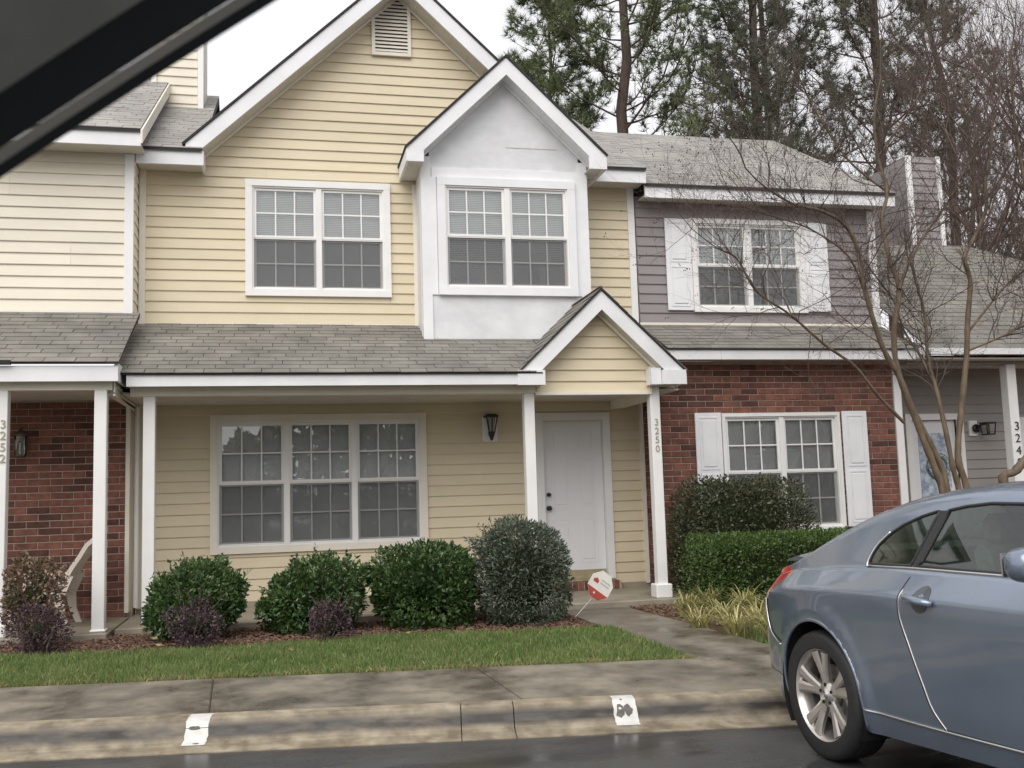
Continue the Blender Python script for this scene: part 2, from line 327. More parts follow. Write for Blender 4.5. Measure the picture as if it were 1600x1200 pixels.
# walkway to the porch
walk = bpy.data.objects.new('walkway', None); col.objects.link(walk); WM[walk] = Matrix(); tag(walk, kind='structure')
WX0, WX1 = 3.13, 3.95
def wslab(y0l, y0r, y1, z0, z1):
    mb = MB(); vs = [(WX0,y0l,z0),(WX1,y0r,z0),(WX1,y1,z1),(WX0,y1,z1)]
    mb.add([(x,y,-0.02) for x,y,z in vs]+vs, [(0,3,2,1),(4,5,6,7),(0,1,5,4),(1,2,6,5),(2,3,7,6),(3,0,4,7)]); mb.obj('paving_slab', M['concrete'], walk, bevel=0.006)
yl, yr = kb_y(WX0,7.985), kb_y(WX1,7.985)
wslab(yl, yr, 9.05, 0.133, 0.122); wslab(9.065, 9.065, 11.62, 0.122, 0.088)

# lawn
def mulch_y(x): return float(np.interp(x, [-9,-4,-2.46,-1.4,-0.33,0.98,2.0,3.13], [10.2,10.25,10.2,9.98,9.86,10.1,9.85,9.7]))
lx = np.linspace(-9, 3.10, 60); poly = [(x, kb_y(x,7.985)) for x in lx]+[(x, mulch_y(x)) for x in lx[::-1]]
sheet('lawn', poly, 0.112, M['turf'])
def blades(xs, ys, h, m, name, z=0.11, wd=0.006, lean=0.5):
    n = len(xs); a = rng.uniform(0, 2*np.pi, n); h = h*rng.uniform(0.55,1.25,n); la = rng.uniform(0,2*np.pi,n); ll = rng.uniform(0.05,lean,n)*h
    dx, dy = np.cos(a)*wd*.5, np.sin(a)*wd*.5; V = np.zeros((n,4,3))
    V[:,0] = np.c_[xs-dx,ys-dy,np.full(n,z)]; V[:,1] = np.c_[xs+dx,ys+dy,np.full(n,z)]
    V[:,3] = np.c_[xs+np.cos(la)*ll*.4-dx*.7, ys+np.sin(la)*ll*.4-dy*.7, z+h*.62]; V[:,2] = np.c_[xs+np.cos(la)*ll, ys+np.sin(la)*ll, z+h]
    F = np.arange(n*4).reshape(n,4); o = mobj(name, npmesh(name, V.reshape(-1,3), F, m)); return o
def lawn_points(n, x0, x1):
    x = rng.uniform(x0,x1,n); f = rng.uniform(-0.01,1.0,n); y0 = (7.985-NN[0]*x)/NN[1]; y1 = np.array([mulch_y(q) for q in x])+rng.normal(0,.06,n)
    y = y0+(y1-y0)*f; q = np.sin(x*3.1+y*1.7)+np.sin(x*7.3-y*5.1+2)+np.sin(x*1.3+y*9.7); k = rng.uniform(-2.6,2.6,n) < q+1.7; return x[k], y[k]
x_, y_ = lawn_points(82000, -4.2, 3.14)
tag(blades(x_, y_, 0.052, M['grass'], 'lawn_grass'), 'short green grass strip between the sidewalk and the mulch bed', 'grass', kind='stuff')
x_, y_ = lawn_points(11000, -4.2, 3.12); k_ = rng.uniform(0,1,len(x_)) < 0.35; yb = (8.0-NN[0]*x_)/NN[1]; y_ = np.where(k_, yb+np.abs(rng.normal(0,.05,len(x_))), y_)
tag(blades(x_, y_, 0.045, M['straw'], 'dry_grass', lean=1.0), 'dry straw coloured blades mixed along the lawn edge', 'grass', kind='stuff')
# bark mulch chips
n = 9000; x = rng.uniform(-4,4.6,n); y = rng.uniform(9.55,11.6,n); keep = ((x < 3.1) & (y > np.array([mulch_y(q) for q in np.minimum(x,3.1)])-.05)) | ((x > 3.98) & (y > 10.5)); x, y = x[keep], y[keep]; n = len(x)
L_, W_, H_ = rng.uniform(.015,.06,n), rng.uniform(.008,.022,n), rng.uniform(.003,.010,n); a = rng.uniform(0,np.pi,n); tl = rng.normal(0,.35,n)
V = np.zeros((n,8,3)); q = 0
for sx in (-1,1):
    for sy in (-1,1):
        for sz in (0,1):
            V[:,q,0] = x+np.cos(a)*sx*L_/2-np.sin(a)*sy*W_/2; V[:,q,1] = y+np.sin(a)*sx*L_/2+np.cos(a)*sy*W_/2; V[:,q,2] = 0.082+sz*H_+sx*L_/2*np.sin(tl)+.012; q += 1
Fb = np.array([(0,1,3,2),(4,6,7,5),(0,4,5,1),(2,3,7,6),(1,5,7,3)]); F = (np.arange(n)[:,None,None]*8+Fb[None]).reshape(-1,4)
tag(mobj('mulch_chips', npmesh('mulch_chips', V.reshape(-1,3), F, M['mulchchip'])), 'red brown bark mulch chips on the planting bed', 'mulch', kind='stuff')

# ------------------------------------------------------------------ building helpers
def clip_poly(poly, region):
    """clip convex/any polygon by a convex counter-clockwise region (2-D)"""
    out = list(poly)
    for i in range(len(region)):
        a, b = region[i], region[(i+1)%len(region)]; inp, out = out, []
        def side(p): return (b[0]-a[0])*(p[1]-a[1])-(b[1]-a[1])*(p[0]-a[0])
        for j in range(len(inp)):
            p, q = inp[j], inp[(j+1)%len(inp)]; sp, sq = side(p), side(q)
            if sp >= -1e-9: out.append(p)
            if (sp > 1e-9 and sq < -1e-9) or (sp < -1e-9 and sq > 1e-9):
                t = sp/(sp-sq); out.append((p[0]+(q[0]-p[0])*t, p[1]+(q[1]-p[1])*t))
        if len(out) < 3: return []
    return out
def siding(parent, X0, X1, Z0, Z1, Y, e, m, openings=(), clip=None, name='siding_plank', axis='x'):
    """lapped planks; clip(z) gives the x limits at a height; axis 'y' runs planks along y on a face at x=Y looking to -x"""
    z = Z0
    while z < Z1-0.01:
        zt = min(z+e, Z1); zm = (z+zt)/2
        cuts = [(X0,X1)]
        for (a,b,c,d) in openings:
            if c < zm < d:
                nc = []
                for (p,q) in cuts:
                    if a > p+.01: nc.append((p,min(q,a)))
                    if b < q-.01: nc.append((max(p,b),q))
                    if a >= q or b <= p: nc = [k for k in nc if k != (p,min(q,a)) and k != (max(p,b),q)]+[(p,q)]
                cuts = nc
        if axis == 'x' and name == 'siding_plank':
            nc = []
            for (p,q) in cuts:
                row = int(round((z-Z0)/e)); xj = p+.5+(q-p-1.0)*((row//2*0.618+.29*abs(Y))%1.0)
                if q-p > 2.2 and not (clip and zm > 5.8): nc += [(p,xj-.0012),(xj+.0012,q)]
                else: nc.append((p,q))
            cuts = nc
        for (p,q) in cuts:
            lb = clip(z) if clip else (p,q); lt = clip(zt) if clip else (p,q)
            xb = (max(p,lb[0]), min(q,lb[1])); xt = (max(p,lt[0]), min(q,lt[1]))
            if xb[1]-xb[0] < 0.02: continue
            if xt[1] <= xt[0]: c = (xt[0]+xt[1])/2; xt = (c-.002,c+.002)
            d0, d1 = 0.0165, -0.003; j = random.uniform(-.0012,.0012)
            def P(x,d,zz): return (x, Y-d, zz) if axis == 'x' else (Y-d, x, zz)
            v = [P(xb[0],d0+j,z),P(xb[1],d0+j,z),P(xt[1],d1,zt),P(xt[0],d1,zt), P(xb[0],d0+j-.002,z-.007),P(xb[1],d0+j-.002,z-.007),P(xb[1],-.014,z-.002),P(xb[0],-.014,z-.002),P(xt[1],-.012,zt),P(xt[0],-.012,zt)]
            MB().add(v, [(0,1,2,3),(4,5,1,0),(7,6,5,4),(9,8,6,7),(3,2,8,9),(0,3,9,7,4),(1,5,6,8,2)]).obj(name, m, parent)
        z = zt
def wall_with_holes(name, m, parent, X0, X1, Y0, Y1, Z0, Z1, holes):
    mb = MB(); xs = sorted({X0,X1,*[h[0] for h in holes],*[h[1] for h in holes]}); zs = sorted({Z0,Z1,*[max(Z0,h[2]) for h in holes],*[min(Z1,h[3]) for h in holes]})
    for i in range(len(xs)-1):
        for k in range(len(zs)-1):
            xm, zm = (xs[i]+xs[i+1])/2, (zs[k]+zs[k+1])/2
            if any(h[0]<xm<h[1] and h[2]<zm<h[3] for h in holes): continue
            mb.box(xs[i],xs[i+1],Y0,Y1,zs[k],zs[k+1])
    return mb.obj(name, m, parent)
SH_T = {}
def shingles(roof, origin, u, v, region, m, tab=0.305, exp=0.143, limit=300, th=0.009, name='shingle'):
    """roof tabs on the plane origin+a*u+b*v; region: convex ccw polygon in (a,b). The first `limit` whole tabs are objects, the rest one part"""
    u = np.array(u,float); u /= np.linalg.norm(u); v = np.array(v,float); v /= np.linalg.norm(v); nrm = np.cross(u,v); o = np.array(origin,float)
    A = [p[0] for p in region]; B = [p[1] for p in region]; rest = MB(); count = 0; row = 0; b = min(B)
    if m is M['shingle2']: th = .0045
    if m not in SH_T:
        mb = MB(); g = 0.0035; mb.add([(g,0,.0),(tab-g,0,.0),(tab-g,exp+.02,.0),(g,exp+.02,.0),(g,0,th),(tab-g,0,th),(tab-g,exp+.02,.002),(g,exp+.02,.002)],[(4,5,6,7),(0,1,5,4),(1,2,6,5),(3,0,4,7)]); SH_T[m] = mb.mesh(name, m)
    while b < max(B):
        a = min(A)-(row%2)*tab/2-tab*0.13*(row%3)
        while a < max(A):
            g = 0.0035; rc = [(a+g,b),(a+tab-g,b),(a+tab-g,b+exp+.02),(a+g,b+exp+.02)]; cl = clip_poly(rc, region)
            if len(cl) >= 3:
                whole = len(cl) == 4 and all(abs(p[0]-q[0])+abs(p[1]-q[1]) < 1e-6 for p,q in zip(cl,rc))
                lift = random.uniform(0,.004)
                if whole and count < limit:
                    ob = bpy.data.objects.new(name, SH_T[m]); pt = o+u*a+v*b+nrm*(0.004+lift)
                    ob.matrix_basis = Matrix(((u[0],v[0],nrm[0],pt[0]),(u[1],v[1],nrm[1],pt[1]),(u[2],v[2],nrm[2],pt[2]),(0,0,0,1)))
                    link(ob, roof); count += 1
                else:
                    top = [o+u*p[0]+v*p[1]+nrm*(0.004+lift+th*(1-(p[1]-b)/(exp+.02)*.8)) for p in cl]; n = len(cl); bot = [o+u*p[0]+v*p[1]+nrm*0.002 for p in cl]
                    rest.add(top+bot, [tuple(range(n))]+[(i,i+n,(i+1)%n+n,(i+1)%n) for i in range(n)])
            a += tab
        b += exp; row += 1
    if rest.v: rest.obj('shingle_field', m, roof, kind='stuff')
def gable_front(parent, ax, az, hw, sl, yf, yw, yb, board=0.21, mshing=None, name='gable_roof', mt=None, shl=0, cut=None, over=(.03,.045)):
    mt = mt or M['creamtrim']; ms = M['soffit'] if mt is M['creamtrim'] else M['white']
    """front gable: rake boards, dark drip edge, soffit and the two roof slopes running back from yf to yb"""
    e = az-hw*sl; th = 0.024; o1, o2 = over
    roof = MB().prism_y([(ax-hw-o1,e-o1*sl),(ax,az),(ax,az+th*1.4),(ax-hw-o2,e-o1*sl+th)], yf-.02, yb).prism_y([(ax,az),(ax+hw+o1,e-o1*sl),(ax+hw+o2,e-o1*sl+th),(ax,az+th*1.4)], yf-.02, yb).obj(name, M['deck'], parent)
    bv = board*math.sqrt(1+sl*sl)
    for s in (-1,1):
        c_ = cut or bv; tq = hw-(bv-c_)/sl; p = [(ax,az-.004),(ax+s*hw,e-.004),(ax+s*hw,e-c_-.004),(ax+s*tq,e-c_-.004),(ax,az-bv-.004)]
        p = p if cut else [p[0],p[1],p[2],p[4]]
        MB().prism_y(p, yf, yf+.03).obj('rake_board', M['white'], roof)
        so = [(ax,az-bv+.004),(ax+s*tq,az-bv+.004-tq*sl),(ax+s*tq,az-bv+.019-tq*sl),(ax,az-bv+.019)]
        sf = MB().prism_y(so, yf+.031, yw-.02).obj('soffit', ms, roof)
        n = max(3,int(hw*math.sqrt(1+sl*sl)/0.3)); gr = MB()
        for k in range(1,n):
            t = k/n; gx, gz = ax+s*tq*t, az-bv+.004-tq*t*sl; gr.box(gx-.004,gx+.004,yf+.04,yw-.03,gz-.004,gz+.002)
        gr.obj('soffit_groove', mt, sf, kind='stuff')
        MB().prism_y([(ax,az-bv+.003),(ax+s*tq,az-bv+.003-tq*sl),(ax+s*tq,az-bv-.035-tq*sl),(ax,az-bv-.035)], yw-.045, yw-.02).obj('gable_trim', mt, roof)
    if mshing:
        L = hw*math.sqrt(1+sl*sl)+.03
        nz = 1/math.sqrt(1+sl*sl)
        shingles(roof, (ax-hw-o1, yb, e-o1*sl+th-.002), (0,-1,0), (1,0,sl), [(0,0),(yb-yf+.02,0),(yb-yf+.02,L),(0,L)], mshing, limit=shl)
        shingles(roof, (ax+hw+o1, yf-.02, e-o1*sl+th-.002), (0,1,0), (-1,0,sl), [(0,0),(yb-yf+.02,0),(yb-yf+.02,L),(0,L)], mshing, limit=shl)
    return roof
def window(parent, X0, X1, Z0, Z1, Y, units, casing=0.085, mc=None, cols=3, mbl=None, label=None, screens=True, drop=0.0, name='window'):
    """double-hung units side by side: casing, frames, muntins, one pane per light, insect screen over the lower half, blind behind"""
    mc = mc or M['trimwhite']; ix0, ix1, iz0, iz1 = X0+casing, X1-casing, Z0+casing, Z1-casing
    win = MB().box(X0,X1,Y-.052,Y+.01,iz1,Z1).box(X0,X1,Y-.056,Y+.01,Z0,iz0).box(X0,ix0,Y-.050,Y+.01,iz0,iz1).box(ix1,X1,Y-.050,Y+.01,iz0,iz1).obj(name, mc, parent)
    if label: win['label'] = label
    MB().box(ix0-.002,ix0+.02,Y-.03,Y+.09,iz0,iz1).box(ix1-.02,ix1+.002,Y-.03,Y+.09,iz0,iz1).box(ix0,ix1,Y-.031,Y+.09,iz1-.02,iz1+.002).box(ix0,ix1,Y-.031,Y+.09,iz0-.002,iz0+.02).obj('frame', M['trimwhite'], win)
    wu = (ix1-ix0)/units
    pane_mesh = None
    for k in range(units):
        a, b = ix0+k*wu, ix0+(k+1)*wu
        if k: bx('mullion', M['trimwhite'], win, a-.035, a+.035, Y-.036, Y+.09, iz0+.018, iz1-.018)
        a += .035 if k else .02; b -= .035 if k < units-1 else .02
        zm = (iz0+iz1)/2
        for half, (z0,z1,yg) in enumerate(((iz0+.02,zm,Y+.032),(zm,iz1-.02,Y+.006))):
            f = 0.034
            sash = MB().box(a,b,yg-.016,yg+.016,z1-f,z1-.001).box(a,b,yg-.017,yg+.016,z0+.001,z0+f).box(a,a+f,yg-.014,yg+.014,z0+f,z1-f).box(b-f,b,yg-.014,yg+.014,z0+f,z1-f).obj('sash', M['trimwhite'], win)
            ga, gb, g0, g1 = a+f, b-f, z0+f, z1-f; pw, ph = (gb-ga)/cols, (g1-g0)/2
            for c in range(1,cols): bx('muntin', M['trimwhite'], win, ga+c*pw-.009, ga+c*pw+.009, yg-.007, yg+.005, g0, g1)
            bx('muntin', M['trimwhite'], win, ga, gb, yg-.0085, yg+.006, g0+ph-.009, g0+ph+.009)
            if pane_mesh is None: pane_mesh = MB().box(-pw/2+.002,pw/2-.002,-.002,.002,-ph/2+.002,ph/2-.002).mesh('pane', M['pane'])
            for c in range(cols):
                for rr in range(2):
                    o = bpy.data.objects.new('pane', pane_mesh); o.location = (ga+(c+.5)*pw, yg, g0+(rr+.5)*ph); o.rotation_euler = (random.uniform(-.004,.004),0,random.uniform(-.004,.004)); link(o, win)
            if half == 0 and screens:
                sc = MB().box(a+.006,b-.006,yg-.034,yg-.033,z0+.012,z1-.012).obj('insect_screen', M['screen'], win)
                [bx('screen_frame', M['trimwhite'], win, a+.001, b-.001, yg-.040, yg-.031, q_, q_+.012) for q_ in (z0+.002, z1-.014)]
        sl = MB(); z = iz0+.025+drop; 
        while z < iz1-.03:
            sl.add([(a-.02,Y+.058,z),(b+.02,Y+.058,z),(b+.02,Y+.072,z+.0255),(a-.02,Y+.072,z+.0255)],[(0,1,2,3)]); z += .024
        sl.obj('blind', mbl or M['blind'], win, kind='stuff')
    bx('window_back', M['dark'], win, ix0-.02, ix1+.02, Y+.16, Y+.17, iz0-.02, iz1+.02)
    return win
def brick_wall(wall, X0, X1, Z0, Z1, Y, holes=(), axis='x', limit=300, minz=-1, rest=None):
    """running bond, mortar recessed; wall is the mortar body. returns number of bricks made as objects"""
    bl, bh, j = 0.254, 0.0815, 0.011; z = Z0; row = 0; cnt = 0; pieces = []
    while z+bh < Z1+.02:
        x = X0-(row%2)*bl/2
        while x < X1:
            p, q = max(x,X0)+j/2, min(x+bl,X1)-j/2; spans = [(p,q)]
            for h in holes:
                if h[2]-.02 < z+bh/2 < h[3]+.02:
                    ns = []
                    for (s0,s1) in spans:
                        if h[1] <= s0 or h[0] >= s1: ns.append((s0,s1)); continue
                        if h[0]-s0 > .03: ns.append((s0,h[0]))
                        if s1-h[1] > .03: ns.append((h[1],s1))
                    spans = ns
            for s0,s1 in spans:
                if s1-s0 > .02: pieces.append((s0,s1,z))
            x += bl
        z += bh; row += 1
    pieces.sort(key=lambda p: -p[2]); cache = {}; restm = rest if rest is not None else MB()
    def bmesh_box(L, y):
        h = bh-j; c = .004
        return [(c,y,c),(L-c,y,c),(L-c,y,h-c),(c,y,h-c),(0,y+c,0),(L,y+c,0),(L,y+c,h),(0,y+c,h),(0,y+.03,0),(L,y+.03,0),(L,y+.03,h),(0,y+.03,h)], [(0,1,2,3),(4,5,1,0),(5,6,2,1),(6,7,3,2),(7,4,0,3),(8,9,5,4),(9,10,6,5),(10,11,7,6),(11,8,4,7)]
    for s0,s1,z in pieces:
        L = s1-s0; key = (round(L,3), axis); dy = random.uniform(-.002,.002)
        V, F = bmesh_box(L, -.010)
        if axis == 'x': tr = lambda p: (s0+p[0], Y+p[1]+dy, z+p[2])
        else: tr = lambda p: (Y+p[1]+dy, s1-p[0], z+p[2])
        if cnt < limit and z > minz:
            if key not in cache:
                cache[key] = MB().add(V if axis == 'x' else [(p[1], L-p[0], p[2]) for p in V], F).mesh('brick', M['brick'])
            o = bpy.data.objects.new('brick', cache[key]); o.location = (s0,Y+dy,z) if axis == 'x' else (Y+dy,s0,z); link(o, wall); cnt += 1
        else: restm.add([tr(p) for p in V], F)
    if rest is None and restm.v: restm.obj('brick_field', M['brick'], wall, kind='stuff')
    return cnt
def text_mesh(ch, size, m, depth=0.004):
    cu = bpy.data.curves.new('t', 'FONT'); cu.body = ch; cu.size = size; cu.extrude = depth; cu.align_x = 'CENTER'
    o = bpy.data.objects.new('t', cu); col.objects.link(o); dg = bpy.context.evaluated_depsgraph_get()
    me = bpy.data.meshes.new_from_object(o.evaluated_get(dg)); bpy.data.objects.remove(o); bpy.data.curves.remove(cu)
    me.materials.clear(); me.materials.append(m); return me
def numbers(post, digits, x, y, ztop, step, size, m, lean=0.0):
    for k, ch in enumerate(digits):
        o = bpy.data.objects.new('house_number', text_mesh(ch, size, m)); o.matrix_basis = Matrix.Translation((x,y,ztop-k*step-size*.7)) @ Matrix.Rotation(R(90),4,'X'); link(o, post)
def post(parent, x, y, z0, z1, wd=0.125, base=0.0, basew=0.2, m=None):
    h = wd/2; p = MB().box(x-h,x+h,y-h,y+h,z0,z1).obj('post', m or M['trimwhite'], parent, bevel=.006)
    if base: bx('post_base', M['trimwhite'], p, x-basew/2, x+basew/2, y-basew/2, y+basew/2, z0-.001, z0+base, bevel=.012)
    return p
def lantern(x, y, z, label, style=0):
    t = thing('wall_lantern', (x,y,z), label, 'lamp')
    if style == 0:                           # half lantern: flat cap, three tapering bars, bulb-shaped foot, white mounting block
        bx('mounting_block', M['trimwhite'], t, x-.10, x+.10, y-.045, y-.005, z-.17, z+.16, bevel=.006)
        c = y-.13
        MB().box(x-.085,x+.085,c-.075,y-.04,z+.145,z+.172).box(x-.065,x+.065,c-.055,y-.05,z+.172,z+.188).obj('cap', M['black'], t, bevel=.004)
        for s in (-1,0,1): MB().tube([(x+s*.072,c-.055 if s else c-.072,z+.145),(x+s*.035,c-.03,z-.06)], .009, 6).obj('bar', M['black'], t)
        MB().lathe([(.060,.14),(.030,-.05)], (x,c,z), 'z', 12).obj('glass', M['lantglass'], t)
        MB().lathe([(.001,-.165),(.018,-.15),(.032,-.11),(.046,-.07),(.040,-.045),(.001,-.04)], (x,c,z), 'z', 12).obj('foot', M['black'], t, smooth=True)
        MB().tube([(x,c,z-.08),(x,y-.04,z-.05)], .014, 6).obj('arm', M['black'], t)
    elif style == 1:                         # carriage lantern with clear glass cylinder
        c = y-.14
        bx('backplate', M['bronze'], t, x-.05, x+.05, y-.035, y-.012, z-.10, z+.10, bevel=.006)
        MB().lathe([(.001,.20),(.015,.19),(.03,.165),(.075,.145),(.085,.12),(.001,.118)], (x,c,z), 'z', 16).obj('cap', M['bronze'], t, smooth=True)
        MB().lathe([(.065,.12),(.072,0.0),(.065,-.10)], (x,c,z), 'z', 16).obj('glass', M['lantglass'], t, smooth=True)
        MB().lathe([(.001,-.10),(.07,-.102),(.055,-.125),(.001,-.13)], (x,c,z), 'z', 16).obj('base', M['bronze'], t, smooth=True)
        MB().lathe([(.001,-.09),(.016,-.09),(.016,.03),(.001,.05)], (x,c,z), 'z', 8).obj('candle', M['trimwhite'], t)
        MB().tube([(x,y-.03,z+.02),(x,y-.07,z+.22),(x,c,z+.19)], .012, 6).obj('arm', M['bronze'], t)
        for k in range(4):
            a = k*math.pi/2+.4; MB().tube([(x+.07*math.cos(a),c+.07*math.sin(a),z+.12),(x+.067*math.cos(a),c+.067*math.sin(a),z-.10)], .006, 5).obj('bar', M['bronze'], t)
    else:                                    # open cage lantern on a white block
        bx('mounting_block', M['trimwhite'], t, x-.15, x-.01, y-.045, y-.005, z-.11, z+.12, bevel=.006)
        MB().lathe([(.001,-.03),(.065,-.028),(.05,.0),(.001,.01)], (x-.06,y-.05,z), 'y', 16).obj('backplate', M['black'], t, smooth=True)
        MB().tube([(x-.06,y-.07,z),(x-.02,y-.15,z+.05),(x+.05,y-.17,z+.06)], .016, 8).obj('arm', M['black'], t, smooth=True)
        c = y-.17; xx = x+.07
        for sx in (-1,1):
            for sy in (-1,1): MB().tube([(xx+sx*.075,c+sy*.075,z+.07),(xx+sx*.06,c+sy*.06,z-.09)], .010, 6).obj('bar', M['black'], t)
        bx('cap', M['black'], t, xx-.085, xx+.085, c-.085, c+.085, z+.06, z+.085, bevel=.008)
        bx('base', M['black'], t, xx-.07, xx+.07, c-.07, c+.07, z-.105, z-.085, bevel=.004)
        MB().lathe([(.001,-.08),(.02,-.08),(.028,.0),(.001,.05)], (xx,c,z), 'z', 10).obj('bulb', M['lantglass'], t, smooth=True)
    return t

# ------------------------------------------------------------------ the yellow townhouse
WY = 13.30; XL, XR = -1.70, 4.87; EX = 0.1362
yh = thing('townhouse', (1.6,13.3,0.0), 'pale yellow townhouse with a tall front gable, white bay window and white front door', 'house')
WIN_LO = (-0.84,1.87,0.81,2.535); WIN_UP = (-0.41,1.452,4.06,5.59); WIN_BAY = (1.99,3.83,3.985,5.525)
ins = lambda w_, c: (w_[0]+c, w_[1]-c, w_[2]+c, w_[3]-c)
DOOR = (3.34,4.38,0.13,2.51)
lo = wall_with_holes('lower_wall', M['yellow'], yh, XL, XR, WY, WY+.16, 0.02, 3.60, [ins(WIN_LO,.085), (DOOR[0]+.09,DOOR[1]-.09,DOOR[2],DOOR[3]-.09)])
siding(lo, XL+.09, XR-.05, 0.225, 2.70, WY, EX, M['yellow'], [ins(WIN_LO,.04), (DOOR[0]+.04,DOOR[1]-.04,-1,DOOR[3]-.04)])
GAX, GAZ, GSL, GHW = 1.60, 8.46, 0.935, 2.72
def gclip(z): return (GAX-(GAZ-.20-z)/GSL, GAX+(GAZ-.20-z)/GSL)
def gwall(z): return GAZ-.22
upw = wall_with_holes('upper_wall', M['yellow'], yh, XL, XR, WY, WY+.16, 3.601, 5.84, [ins(WIN_UP,.085)])
MB().prism_y([(XL+.4,5.841),(XR-.4,5.841),(GAX,GAZ-.28)], WY, WY+.14).obj('gable_wall', M['yellow'], upw)
siding(upw, XL+.07, XR-.09, 3.715, 8.3, WY, EX, M['yellow'], [ins(WIN_UP,.04)], gclip if False else (lambda z: (max(XL+.07, gclip(z)[0] if z > 5.85 else -9), min(XR-.09, gclip(z)[1] if z > 5.85 else 99))))
bx('starter_trim', M['creamtrim'], upw, XL+.07, 1.80, WY-.026, WY-.002, 3.665, 3.707)
bx('corner_board', M['creamtrim'], upw, XL, XL+.075, WY-.03, WY+.02, 3.68, 5.80)
bx('corner_board', M['trimwhite'], upw, XR-.095, XR, WY-.034, WY+.02, 3.68, 5.72)
bx('corner_board', M['creamtrim'], upw, 1.755, 1.80, WY-.03, WY+.002, 3.66, 5.60)
bx('corner_board', M['creamtrim'], lo, XL, XL+.10, WY-.03, WY+.02, 0.20, 2.66)
bx('corner_board', M['creamtrim'], lo, XR-.055, XR, WY-.03, WY+.02, 0.20, 2.66)
bx('foundation', M['porchcon'], lo, XL, XR-.002, WY-.012, WY+.1, 0.03, 0.215)
window(yh, *WIN_LO, WY, 3, mc=M['creamtrim'], name='window')
window(yh, *WIN_UP, WY, 2)
# main roof behind the gable and its short eaves
RS = 0.58; EY, EZ = 12.90, 5.845
def eave_roof(parent, x0, x1, ey, ez, ry, rs, m, name='roof', fasc=0.185, soffit=True, ends=True, limit=0, fm=None, wally=None):
    rz = ez+(ry-ey)*rs; th = .03
    r = MB().prism_x([(ey-.03,ez-.03*rs),(ry,rz),(ry,rz-.12),(ey-.03,ez-.03*rs-th)], x0, x1).prism_x([(ry+.001,rz),(ry+5,rz-5*rs),(ry+5,rz-5*rs-.12),(ry+.001,rz-.12)], x0, x1).obj(name, M['deck'], parent)
    L = math.hypot(ry-ey+.03, (ry-ey+.03)*rs)
    shingles(r, (x0,ey-.032,ez-.03*rs+.001), (1,0,0), (0,1,rs), [(0,0),(x1-x0,0),(x1-x0,L),(0,L)], m, limit=limit)
    bx('fascia', fm or M['white'], r, x0, x1, ey, ey+.03, ez-th-fasc, ez-th+.012)
    if soffit and wally: bx('soffit', M['soffit'], r, x0+.001, x1-.001, ey+.031, wally-.02, ez-th-fasc+.03, ez-th-fasc+.045)
    return r
mr = eave_roof(yh, XL, GAX-GHW+.2, EY, EZ, 16.6, RS, M['shingle2'], 'main_roof', wally=WY)
mr2 = eave_roof(yh, GAX+GHW-.2, XR+.06, EY, EZ, 16.6, RS, M['shingle2'], 'main_roof', wally=WY)
bx('eave_return', M['white'], mr, -0.93, -0.90, EY+.031, WY-.03, 5.63, 5.82)
bx('fascia_return', M['white'], mr, GAX-GHW+.2, -0.90, EY+.001, EY+.03, 5.632, 5.81)
bx('fascia_return', M['white'], mr2, 4.25, GAX+GHW-.2, EY+.001, EY+.03, 5.632, 5.81)
bx('soffit', M['soffit'], mr, GAX-GHW+.2, -0.931, EY+.031, WY-.02, 5.655, 5.67)
bx('soffit', M['soffit'], mr2, 4.0, GAX+GHW-.2, EY+.031, WY-.02, 5.655, 5.67)
gr = gable_front(yh, GAX, GAZ, GHW, GSL, 12.93, WY, 17.0, board=0.175, name='gable_roof')
# gable vent
vent = MB().box(1.245,1.29,WY-.05,WY-.005,7.42,8.17).box(1.73,1.775,WY-.05,WY-.005,7.42,8.17).box(1.245,1.775,WY-.052,WY-.005,7.375,7.42).box(1.245,1.775,WY-.052,WY-.005,8.17,8.21).obj('gable_vent', M['creamtrim'], yh)
bx('vent_back', M['dark'], vent, 1.29, 1.73, WY-.022, WY-.019, 7.42, 8.17)
z = 7.43
while z < 8.14:
    MB().add([(1.29,WY-.048,z),(1.73,WY-.048,z),(1.73,WY-.024,z+.036),(1.29,WY-.024,z+.036),(1.29,WY-.048,z+.008),(1.73,WY-.048,z+.008),(1.73,WY-.024,z+.044),(1.29,WY-.024,z+.044)],[(0,1,2,3),(4,5,6,7),(0,1,5,4),(1,2,6,5),(2,3,7,6),(3,0,4,7)]).obj('vent_slat', M['creamtrim'], vent); z += .052
# box bay
BY = 12.70; BX0, BX1 = 1.80, 4.00
bay = wall_with_holes('bay_wall', M['baywhite'], yh, BX0+.10, BX1-.10, BY+.006, BY+.10, 3.36, 5.90, [ins(WIN_BAY,.10)])
MB().prism_y([(BX0+.1,5.90),(BX1-.1,5.90),(2.9,6.93)], BY+.006, BY+.10).obj('bay_gable_panel', M['baywhite'], bay)
for s in (1,):
    bx('bay_side', M['baywhite'], bay, BX0, BX0+.04, BY+.10, WY-.03, 3.40, 5.75); bx('bay_side', M['baywhite'], bay, BX1-.04, BX1, BY+.10, WY-.036, 3.40, 5.75)
bx('corner_board', M['white'], bay, BX0-.012, BX0+.11, BY-.014, BY+.10, 3.375, 5.80); bx('corner_board', M['white'], bay, BX1-.11, BX1+.012, BY-.014, BY+.10, 3.375, 5.80)
bx('corner_board', M['trimwhite'], bay, BX0-.013, BX0-.001, BY+.101, BY+.17, 3.42, 5.6)
bx('panel_seam', M['mortar'], bay, 2.92, 3.62, BY+.002, BY+.0058, 5.965, 5.970)
